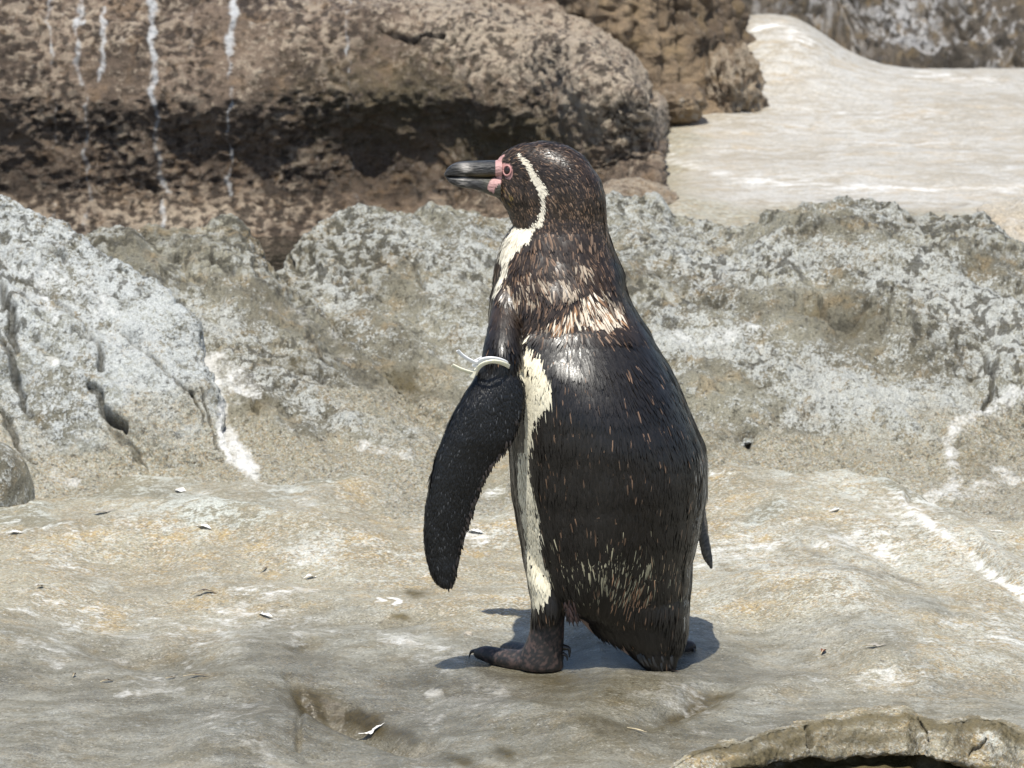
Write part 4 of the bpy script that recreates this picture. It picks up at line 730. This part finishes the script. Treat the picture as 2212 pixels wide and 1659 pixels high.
# fringe of the flipper's rear edge and of the vent
fp, fn, d3, L, Wd, lift, fcol, edge = [a[keep] for a in (fp, fn, d3, L, Wd, lift, fcol, edge)]
ex_ = []
rows = np.array(flip_rows)
for t in np.linspace(905, 1262, 95):
    x = np.interp(t, rows[:, 0], rows[:, 2]); yy = np.interp(t, rows[:, 0], rows[:, 3]); sl = np.interp(t + 10, rows[:, 0], rows[:, 2]) - x
    for k in range(3):
        ex_.append((P(x - 9 + fr.normal() * 2, t + fr.normal() * 3, yy - .001 + fr.normal() * .002), np.array([0, -1., 0]), np.array([.28 + .06 * fr.normal() + sl * .03, .02 * fr.normal(), -1]), fr.uniform(.0055, .0088), .0010, .02, np.array([.02, .014, .011]) * fr.uniform(.5, 1.6)))
for k in range(130):
    u = fr.random(); x = 1222 + 22 * u; q_ = P(x + fr.normal() * 3, 1312 + fr.normal() * 8 + 6 * u, -.05 + .02 * fr.normal())
    ex_.append((q_, np.array([0, -1., 0]), np.array([.25 + .2 * fr.normal(), .1 * fr.normal(), -1]), fr.uniform(.008, .014), .001, .03, np.array([.03, .015, .012])))
for k in range(50):
    u = fr.random(); x = 1375 + 80 * u; q_ = P(x, 1412 + fr.normal() * 5 + 12 * u, -.05 + .006 * fr.normal())
    ex_.append((q_, np.array([0, -1., 0]), np.array([.5 - .3 * u + .1 * fr.normal(), -.1, -1]), fr.uniform(.010, .016) * (1 - .3 * u), .0013, .0, np.array([.012, .011, .010])))
def cat(k): return np.array([e[k] for e in ex_])
e_d = cat(2); e_d /= np.linalg.norm(e_d, axis=1)[:, None]
fp = np.concatenate([fp, cat(0)]); fn = np.concatenate([fn, cat(1)]); d3 = np.concatenate([d3, e_d]); L = np.concatenate([L, cat(3)]); Wd = np.concatenate([Wd, cat(4)]); lift = np.concatenate([lift, cat(5)]); fcol = np.concatenate([fcol, cat(6)])
wv = np.cross(fn, d3); N = len(fp)
edge = np.concatenate([edge, np.zeros(N - len(edge), bool)])
TS = np.array([0, .3, .72, 1.0]); WS = np.array([.5, 1.0, .8, .10]); HS = np.array([-.0006, .0002, .0002, .0])
fvv = np.empty((N, 4, 2, 3)); roll = fr.normal(size=N) * .04
for i, (t, ws, hs) in enumerate(zip(TS, WS, HS)):
    cen = fp + d3 * (L * t)[:, None] + fn * (hs + .0003 + lift * L * t * (1.3 - .5 * t))[:, None]
    for j_, s_ in enumerate((-1, 1)):
        fvv[:, i, j_] = cen + wv * (s_ * ws * Wd)[:, None] + fn * (s_ * roll * Wd * ws)[:, None]
idx = np.arange(N * 8).reshape(N, 4, 2)
ff = np.stack([idx[:, :-1, :-1], idx[:, :-1, 1:], idx[:, 1:, 1:], idx[:, 1:, :-1]], -1).reshape(-1, 4)
fc3 = np.repeat(np.repeat(fcol[:, None, None, :], 4, 1), 2, 2)
ec = np.array([.22, .135, .085]) * fr.uniform(.5, 1.3, (edge.sum(), 1)); fc3[edge, :, 1] = ec[:, None, :]  # tan edge colour doubles as painted edge light
fc3 = fc3.reshape(-1, 3)
pl = mesh_obj('plumage', fvv, ff, M_FEATHER, root, BASE, cols=fc3); tag(pl, kind='stuff')

# ---- bill
def bill_loft(rows, n=60, na=40, pw=.8):
    """sections across x: (vx, vtop, vbot, half depth)"""
    r = np.array(rows, float); q = np.linspace(r[0, 0], r[-1, 0], n); tp, bt, hd = [pchip(r[:, 0], r[:, k], q) for k in (1, 2, 3)]
    a = np.linspace(0, 2 * pi, na, endpoint=False); ca, sa = np.cos(a), np.sin(a)
    top = P(q, tp, HEADT); bot = P(q, bt, HEADT); cz = (top[:, 2] + bot[:, 2]) / 2; h = (top[:, 2] - bot[:, 2]) / 2
    y = HEADT + hd[:, None] * np.sign(ca) * np.abs(ca)**pw; z = cz[:, None] + h[:, None] * np.sign(sa) * np.abs(sa)**pw
    v = np.stack([np.repeat(top[:, :1], na, 1), y, z], -1)
    c0 = v[0].mean(0); c1_ = v[-1].mean(0); v = np.concatenate([c0 + (v[:1] - c0) * .02, v, c1_ + (v[-1:] - c1_) * .02])
    m = len(v); i = np.arange(m * na).reshape(m, na); j = np.roll(i, -1, 1)
    return v.reshape(-1, 3), np.stack([i[:-1], j[:-1], j[1:], i[1:]], -1).reshape(-1, 4)
ub_v, ub_f = bill_loft([(959.5, 376, 379.5, .0010), (961, 372.5, 381.5, .0026), (964, 367, 381.5, .0040), (969, 361, 381.2, .0054), (978, 354.5, 381, .0068), (991, 350, 381, .0080), (1010, 348.3, 381, .0088), (1030, 347.5, 381.5, .0096), (1050, 347.2, 381.5, .0110), (1070, 347, 380, .0132), (1085, 345, 380, .0155)], 90)
lb_v, lb_f = bill_loft([(962.5, 379, 382.5, .0012), (965, 379.5, 387, .0028), (970, 380, 393.5, .0042), (979, 380.3, 399, .0054), (992, 380.5, 403.5, .0066), (1012, 380.7, 407, .0080), (1032, 381, 410, .0094), (1052, 381, 418, .0120), (1070, 379, 424, .0150), (1082, 380, 428, .017)], 90)
def bill_cols(v):
    V = measure(v); c = np.empty((len(v), 3)); c[:] = (.026, .025, .025); c *= np.clip(1 + 1.6 * fbm(v * np.array([70, 240, 420]) + 9, 3), .3, 4)[:, None]
    n_ = fbm(v * np.array([60, 60, 300]) + 3, 3) * 6
    band = blob(V, 1008, 364, 13, 12, 25) + .8 * blob(V, 1001, 393, 11, 14, 0); k = np.clip(band * (1 + n_ * .05), 0, 1)[:, None] * .75
    c = c * (1 - k) + np.array([.50, .46, .42]) * k * (.55 + .45 * np.clip(n_, -1, 1))[:, None]
    k = (np.clip(blob(V, 1045, 380, 32, 4.5) + .0, 0, 1) * .6)[:, None]; c = c * (1 - k) + np.array([.20, .15, .07]) * k
    k = (sstep(1035, 1055, V[:, 0]) * sstep(382, 390, V[:, 1]) * .35)[:, None]; c = c * (1 - k) + np.array([.08, .075, .04]) * k
    pk = np.maximum(inpoly(V, PINK2), inpoly(V, PINK1) & (V[:, 0] > 1068)); c[pk] = (.44, .25, .235)
    return c
bb = NB('bill_horn'); bn_ = bb.noise(500, 4, .6, bb.coord((.25, 1, 1)))
M_BILL = bb.out(bb.attr('Col', True), .42, bb.bump(bn_, .8, .002), .5)
mesh_obj('upper_bill', ub_v, ub_f, M_BILL, root, BASE, cols=bill_cols(ub_v))
mesh_obj('lower_bill', lb_v, lb_f, M_BILL, root, BASE, cols=bill_cols(lb_v))

# ---- eyes, claws
def near_surface(vx, vy, ymax=.02, ymin=-9):
    d = np.linalg.norm(BV2 - np.array([vx, vy]), axis=1) + 1e3 * (BVt[:, 1] > ymax) + 1e3 * (BVt[:, 1] < ymin); return int(np.argmin(d))
def uvsphere(c, r, n=24):
    TH, PH = np.meshgrid(np.linspace(.001, pi - .001, n), np.linspace(0, 2 * pi, 2 * n), indexing='ij')
    return np.stack([np.sin(TH) * np.cos(PH), np.sin(TH) * np.sin(PH), np.cos(TH)], -1) * np.asarray(r) + c, gridfaces(n, 2 * n)
M_EYE = NB('eye_gloss').out((.018, .009, .007), .06, None, .6); M_LID = NB('pink_skin').out((.44, .22, .205), .5, None, .4)
M_CLAW = NB('claw_horn').out((.022, .019, .017), .3, None, .5)
for side in (-1, 1):
    i = near_surface(1097, 368); p = BVt[i].copy(); nn = BN[i].copy()
    if side > 0: p[1] = 2 * HEADT - p[1]; nn[1] = -nn[1]
    v, f = uvsphere(p - nn * .0018, (.0050, .0048, .0052)); eye = mesh_obj('eye', v, f, M_EYE, root, BASE)
    a = np.linspace(0, 2 * pi, 40); t1 = np.cross(nn, [0, 0, 1.]); t1 /= np.linalg.norm(t1); t2 = np.cross(nn, t1)
    ringp = p + nn * .0006 + (np.cos(a)[:, None] * t1 * .0050 + np.sin(a)[:, None] * t2 * .0055)
    v, f = tube(ringp, np.full(40, .0011), 10); mesh_obj('eye_ring', v, f, M_LID, eye, BASE)
def claw(a, m_, b, r):
    v, f = tube(crs(np.array([a, m_, b]), 10), np.linspace(r, r * .15, 10), 8); mesh_obj('claw', v, f, M_CLAW, root, BASE)
claw(P(1030, 1406, .003), P(1018, 1408, .004), P(1013, 1420, .005), .0030)
claw(P(1090, 1397, .041), P(1083, 1398, .044), P(1079, 1407, .046), .003)
claw(P(1216, 1398, -.040), P(1229, 1402, -.042), P(1230, 1420, -.043), .0042)
claw(P(1216, 1412, -.042), P(1224, 1417, -.044), P(1226, 1428, -.045), .0026)
claw(P(1493, 1402, .050), P(1499, 1404, .047), P(1499, 1414, .044), .0026)
claw(P(1326, 1389, .092), P(1318, 1389, .093), P(1313, 1394, .094), .0026)
# long tail quills and stray rump feathers touching the wet rock
tq = []
for k in range(9):
    x = 1408 + 5.0 * k + fr.normal(); tq.append(tube(np.array([P(x - 8, 1395, -.047), P(.6 * (x - 2) + .4 * 1438, 1424, -.0485), P(1441 + .35 * (x - 1430), 1441 + fr.normal() * 2, -.048)]), np.array([.0022, .0016, .0005]), 6, .5))
v, f = merge(tq); mesh_obj('tail', v, f, NB('tail_quills').out((.010, .0085, .0075), .6, None, .3), root, BASE)

# ------------------------------------------------------------------ flipper bands
bm_ = NB('translucent_nylon'); bm_.p.inputs['Subsurface Weight'].default_value = .35; bm_.p.inputs['Subsurface Radius'].default_value = (.004, .004, .004); bm_.p.inputs['Subsurface Scale'].default_value = 1.0
M_TIE1 = bm_.out((.78, .79, .80), .3, None, .5)
bm2 = NB('yellowed_nylon'); bm2.p.inputs['Subsurface Weight'].default_value = .35; bm2.p.inputs['Subsurface Radius'].default_value = (.004, .004, .003); bm2.p.inputs['Subsurface Scale'].default_value = 1.0
M_TIE2 = bm2.out((.76, .73, .58), .3, None, .5)
c7 = lambda x, y: (x * .10966 + 909.6, y * .10966 + 697.4)   # close-up view of the bands
def strap(name, front, tail, mat, yfun, label, headpt, hr):
    """band seen over the front of the flipper, closing behind it, with a loose tail and lock head"""
    f3 = np.array([P(*c7(x, y), d) for (x, y), d in front])
    a, b = f3[0], f3[-1]; mid = (a + b) / 2
    bk = [b + np.array([.002, .012, -.003]), b * .8 + a * .2 + np.array([0, .034, -.003]), mid + np.array([0, .040, 0]), b * .2 + a * .8 + np.array([0, .034, 0]), a + np.array([-.002, .012, 0])]
    loop = np.concatenate([f3, np.array(bk), f3[:1]])
    path = crs(loop, 160)
    def ribbon(path, hw, th, axis):
        t = np.gradient(path, axis=0); t /= np.linalg.norm(t, axis=1)[:, None]
        s = np.asarray(axis, float) - (t @ np.asarray(axis, float))[:, None] * t; s /= np.linalg.norm(s, axis=1)[:, None]; u = np.cross(t, s)
        q = [(-hw, -th * .6), (-hw * .8, -th), (hw * .8, -th), (hw, -th * .6), (hw, th * .6), (hw * .8, th), (-hw * .8, th), (-hw, th * .6)]
        v = np.stack([path + s * x + u * y for x, y in q], 1); m = len(path); i = np.arange(m * 8).reshape(m, 8); j = np.roll(i, -1, 1)
        f = np.stack([i[:-1], j[:-1], j[1:], i[1:]], -1).reshape(-1, 4)
        caps = np.array([[i[0, 0], i[0, 1], i[0, 2], i[0, 3]], [i[0, 0], i[0, 3], i[0, 4], i[0, 7]], [i[0, 4], i[0, 5], i[0, 6], i[0, 7]], [i[-1, 3], i[-1, 2], i[-1, 1], i[-1, 0]], [i[-1, 7], i[-1, 4], i[-1, 3], i[-1, 0]], [i[-1, 7], i[-1, 6], i[-1, 5], i[-1, 4]]])
        return v.reshape(-1, 3), np.concatenate([f, caps])
    org = P(*c7(*headpt), -.09)
    e = bpy.data.objects.new(name, None); COL.objects.link(e); e.location = org; e.empty_display_size = .02
    tag(e, label, 'cable tie', 'cable ties on the left flipper')
    v, f = ribbon(path, .0024, .0009, (0, -.45, .9)); mesh_obj('loop', v, f, mat, e, org)
    tp = crs(np.array([P(*c7(x, y), d) for (x, y), d in tail]), 40); v, f = ribbon(tp, .0023, .0008, (.35, -.5, .8)); mesh_obj('loose_end', v, f, mat, e, org)
    # lock head: small bevelled block
    h = np.array(hr); g = np.array([[x, y, z] for x in (-1, 1) for y in (-1, 1) for z in (-1, 1)], float)
    import bmesh
    bm = bmesh.new(); bmesh.ops.create_cube(bm, size=2.0); 
    for vv_ in bm.verts: vv_.co = (vv_.co.x * h[0], vv_.co.y * h[1], vv_.co.z * h[2])
    bmesh.ops.bevel(bm, geom=bm.edges[:], offset=.0008, segments=2, affect='EDGES')
    me = bpy.data.meshes.new('lock_head'); bm.to_mesh(me); bm.free(); me.materials.append(mat)
    o = bpy.data.objects.new('lock_head', me); COL.objects.link(o); o.parent = e; o.rotation_euler = (0, radians(24), 0)
    return e
strap('cable_tie', [((1120, 800), -.094), ((1200, 730), -.099), ((1340, 700), -.101), ((1500, 715), -.099), ((1640, 765), -.094), ((1735, 830), -.086)], [((1080, 790), -.094), ((980, 745), -.096), ((860, 675), -.097), ((770, 600), -.098), ((720, 540), -.099)], M_TIE1, None,
      'white plastic cable tie around the left flipper, upper of the two', (1075, 800), (.0030, .0030, .0042))
strap('cable_tie', [((1080, 1000), -.090), ((1120, 900), -.098), ((1220, 810), -.103), ((1360, 765), -.105), ((1500, 768), -.103), ((1640, 810), -.097), ((1745, 865), -.088)], [((1000, 985), -.092), ((900, 955), -.094), ((760, 905), -.095), ((610, 830), -.096)], M_TIE2, None,
      'yellowish plastic cable tie around the left flipper, lower of the two', (1025, 1010), (.0030, .0030, .0046))

# ------------------------------------------------------------------ fallen feathers, pebbles
def vane_material(name, col):
    b = NB(name); n = b.noise(700, 2, .5, b.coord((.15, 1, 1))); c = b.mix(b.ramp(n, .35, .65), tuple(x * .8 for x in col), col); return b.out(c, .6, None, .3)
M_WF = vane_material('white_down', (.80, .78, .74)); M_DF = vane_material('dark_vane', (.055, .038, .028)); M_GF = vane_material('grey_vane', (.30, .28, .25)); M_QF = vane_material('quill_horn', (.5, .42, .28))
def fallen(name, vx, vy, length, width, yaw, bend, rise, mat, label, group, seed):
    length *= .8; width *= .62; r = np.random.default_rng(seed); n = 22; t = np.linspace(0, 1, n); org = on_ground(vx, vy)
    a = radians(yaw) + bend * (t - .5); dx = np.cumsum(np.cos(a)) / n * length; dy = np.cumsum(np.sin(a)) / n * length; dx -= dx.mean(); dy -= dy.mean()
    z = .0012 + .30 * rise * np.sin(pi * np.clip(t * 1.02, 0, 1)) ** 1.2 + .0
    sp_ = np.stack([dx, dy, z], 1) + org
    gz_ = np.array([ground_z(p_[0], p_[1]) for p_ in sp_]); sp_[:, 2] = np.maximum(sp_[:, 2], gz_ + .0015)
    tg = np.gradient(sp_, axis=0); tg /= np.linalg.norm(tg, axis=1)[:, None]; s = np.cross(tg, [0, 0, 1.]); s /= np.linalg.norm(s, axis=1)[:, None]
    e = bpy.data.objects.new(name, None); COL.objects.link(e); e.location = org; e.empty_display_size = .01; tag(e, label, 'feather', group)
    t2 = t; prof = np.clip(np.sin(pi * np.clip((t2 - .04) / .96, 0, 1) ** .75), 0, 1)
    cols_ = np.array([-1, -.55, 0, .55, 1]); g = np.empty((n, 5, 3))
    for q_, cc in enumerate(cols_):
        wl = width * prof * (cc * (r.uniform(.72, 1.12, n) if abs(cc) == 1 else 1)); swp = abs(cc) * width * .7
        g[:, q_] = sp_ + s * wl[:, None] + tg * swp + np.array([0, 0, 1.]) * (abs(cc) ** 1.5 * width * .22 * prof * r.uniform(.4, 1.3, n))[:, None]
    gz2 = np.array([ground_z(a_[0], a_[1]) for a_ in g.reshape(-1, 3)]).reshape(n, 5); g[..., 2] = np.maximum(g[..., 2], gz2 + .0012)
    mesh_obj('vane', g, gridfaces(n, 5), mat, e, org)
    v, f = tube(sp_, np.linspace(.0006, .0002, n), 6); mesh_obj('quill', v, f, M_QF if mat is not M_WF else mat, e, org)
WG = 'white feathers fallen on the rock'; DG = 'dark feathers fallen on the rock'
for k, a in enumerate([('white_feather', 617, 1044, .022, .009, 170, 1.6, .010, M_WF, 'small curled white feather on the rock right of the white streaked crease', WG),
                       ('white_feather', 438, 1140, .026, .008, -35, .4, .006, M_WF, 'fluffy white feather lying alone on the open rock left of the flipper', WG),
                       ('white_feather', 385, 1062, .026, .011, -50, .5, .006, M_WF, 'downy white feather at the foot of the pale boulder', WG),
                       ('white_feather', 30, 1153, .026, .008, 10, .4, .004, M_WF, 'thin white feather close to the left edge', WG),
                       ('white_feather', 1022, 1150, .026, .010, -20, .4, .004, M_WF, 'white feather on the rock just right of the flipper', WG),
                       ('white_feather', 572, 1330, .026, .009, -60, 1.6, .004, M_WF, 'hooked white feather with loose barbs in the hollow below the flipper tip', WG),
                       ('white_feather', 668, 1250, .020, .007, 25, .4, .008, M_WF, 'short white feather with a raised tip left of the flipper tip', WG),
                       ('white_feather', 1803, 1105, .024, .004, 40, 1.4, .006, M_WF, 'white sickle shaped feather on the right at the foot of the lumpy rock', WG),
                       ('white_feather', 2155, 1150, .024, .003, -15, .9, .004, M_WF, 'thin white curved feather beside the long white drip at the right edge', WG),
                       ('white_feather', 800, 1588, .036, .008, -10, .5, .004, M_WF, 'white feather beside the mossy step in the foreground', WG),
                       ('grey_feather', 218, 1110, .040, .009, 4, .5, .006, M_GF, 'long grey feather below the pale boulder', DG),
                       ('grey_feather', 1885, 1400, .034, .009, -20, .6, .008, M_GF, 'curved grey feather on the right beside the rusty red one', DG),
                       ('red_brown_feather', 1778, 1412, .020, .005, 70, .5, .012, vane_material('rust_vane', (.16, .055, .03)), 'rusty red feather standing up on the rock right of the penguin', DG),
                       ('dark_feather', 442, 1283, .040, .006, 6, -.9, .009, M_DF, 'arched brown feather left of the flipper tip', DG),
                       ('dark_feather', 230, 1474, .020, .005, 25, .4, .006, M_DF, 'short brown feather at lower left beside a white spot', DG),
                       ('dark_feather', 368, 1467, .014, .004, 10, .4, .004, M_DF, 'tiny brown feather left of a long slender one', DG),
                       ('dark_feather', 424, 1463, .040, .004, -6, -.7, .006, M_DF, 'long slender brown feather in the left foreground', DG),
                       ('dark_feather', 160, 1462, .014, .003, 80, .3, .010, M_DF, 'small dark feather stuck upright in the left foreground', DG),
                       ('dark_feather', 85, 1270, .016, .005, 60, .5, .006, M_DF, 'dark curled feather near the left edge', DG),
                       ('dark_feather', 570, 1233, .022, .003, 60, 1.2, .006, M_DF, 'thin black curved feather above the hooked white one', DG),
                       ('quill_feather', 1375, 1580, .036, .003, -40, .3, .004, M_QF, 'pale bare quill in the foreground below the tail', DG)]):
    fallen(*a, seed=50 + k)
def on_rock(g, V, vx, vy):
    d = np.linalg.norm(V - np.array([vx, vy]), axis=-1); i = np.unravel_index(np.argmin(d), d.shape); return g[i]
for k, (vx, vy, r_, lb) in enumerate([(1600, 942, .0042, 'leftmost grey pebble in the small round hole'), (1613, 936, .0048, 'largest pale pebble at the back of the small round hole'), (1626, 939, .0040, 'rightmost pebble in the small round hole')]):
    lump('pebble', on_rock(D_g, D_V, vx, vy) + np.array([0, -.004, .001]), (r_ * 1.2, r_, r_ * .8), M_BLUE, lb + ' right of the penguin', 'pebble', seed=k * 7.0, sub=(14, 24))['group'] = 'pebbles in the rock hole'
lump('pebble', on_ground(1012, 1372), (.005, .005, .004), M_SLAB, 'small pale pebble on the rock just left of the raised leg', 'pebble', seed=3.3, sub=(14, 24))
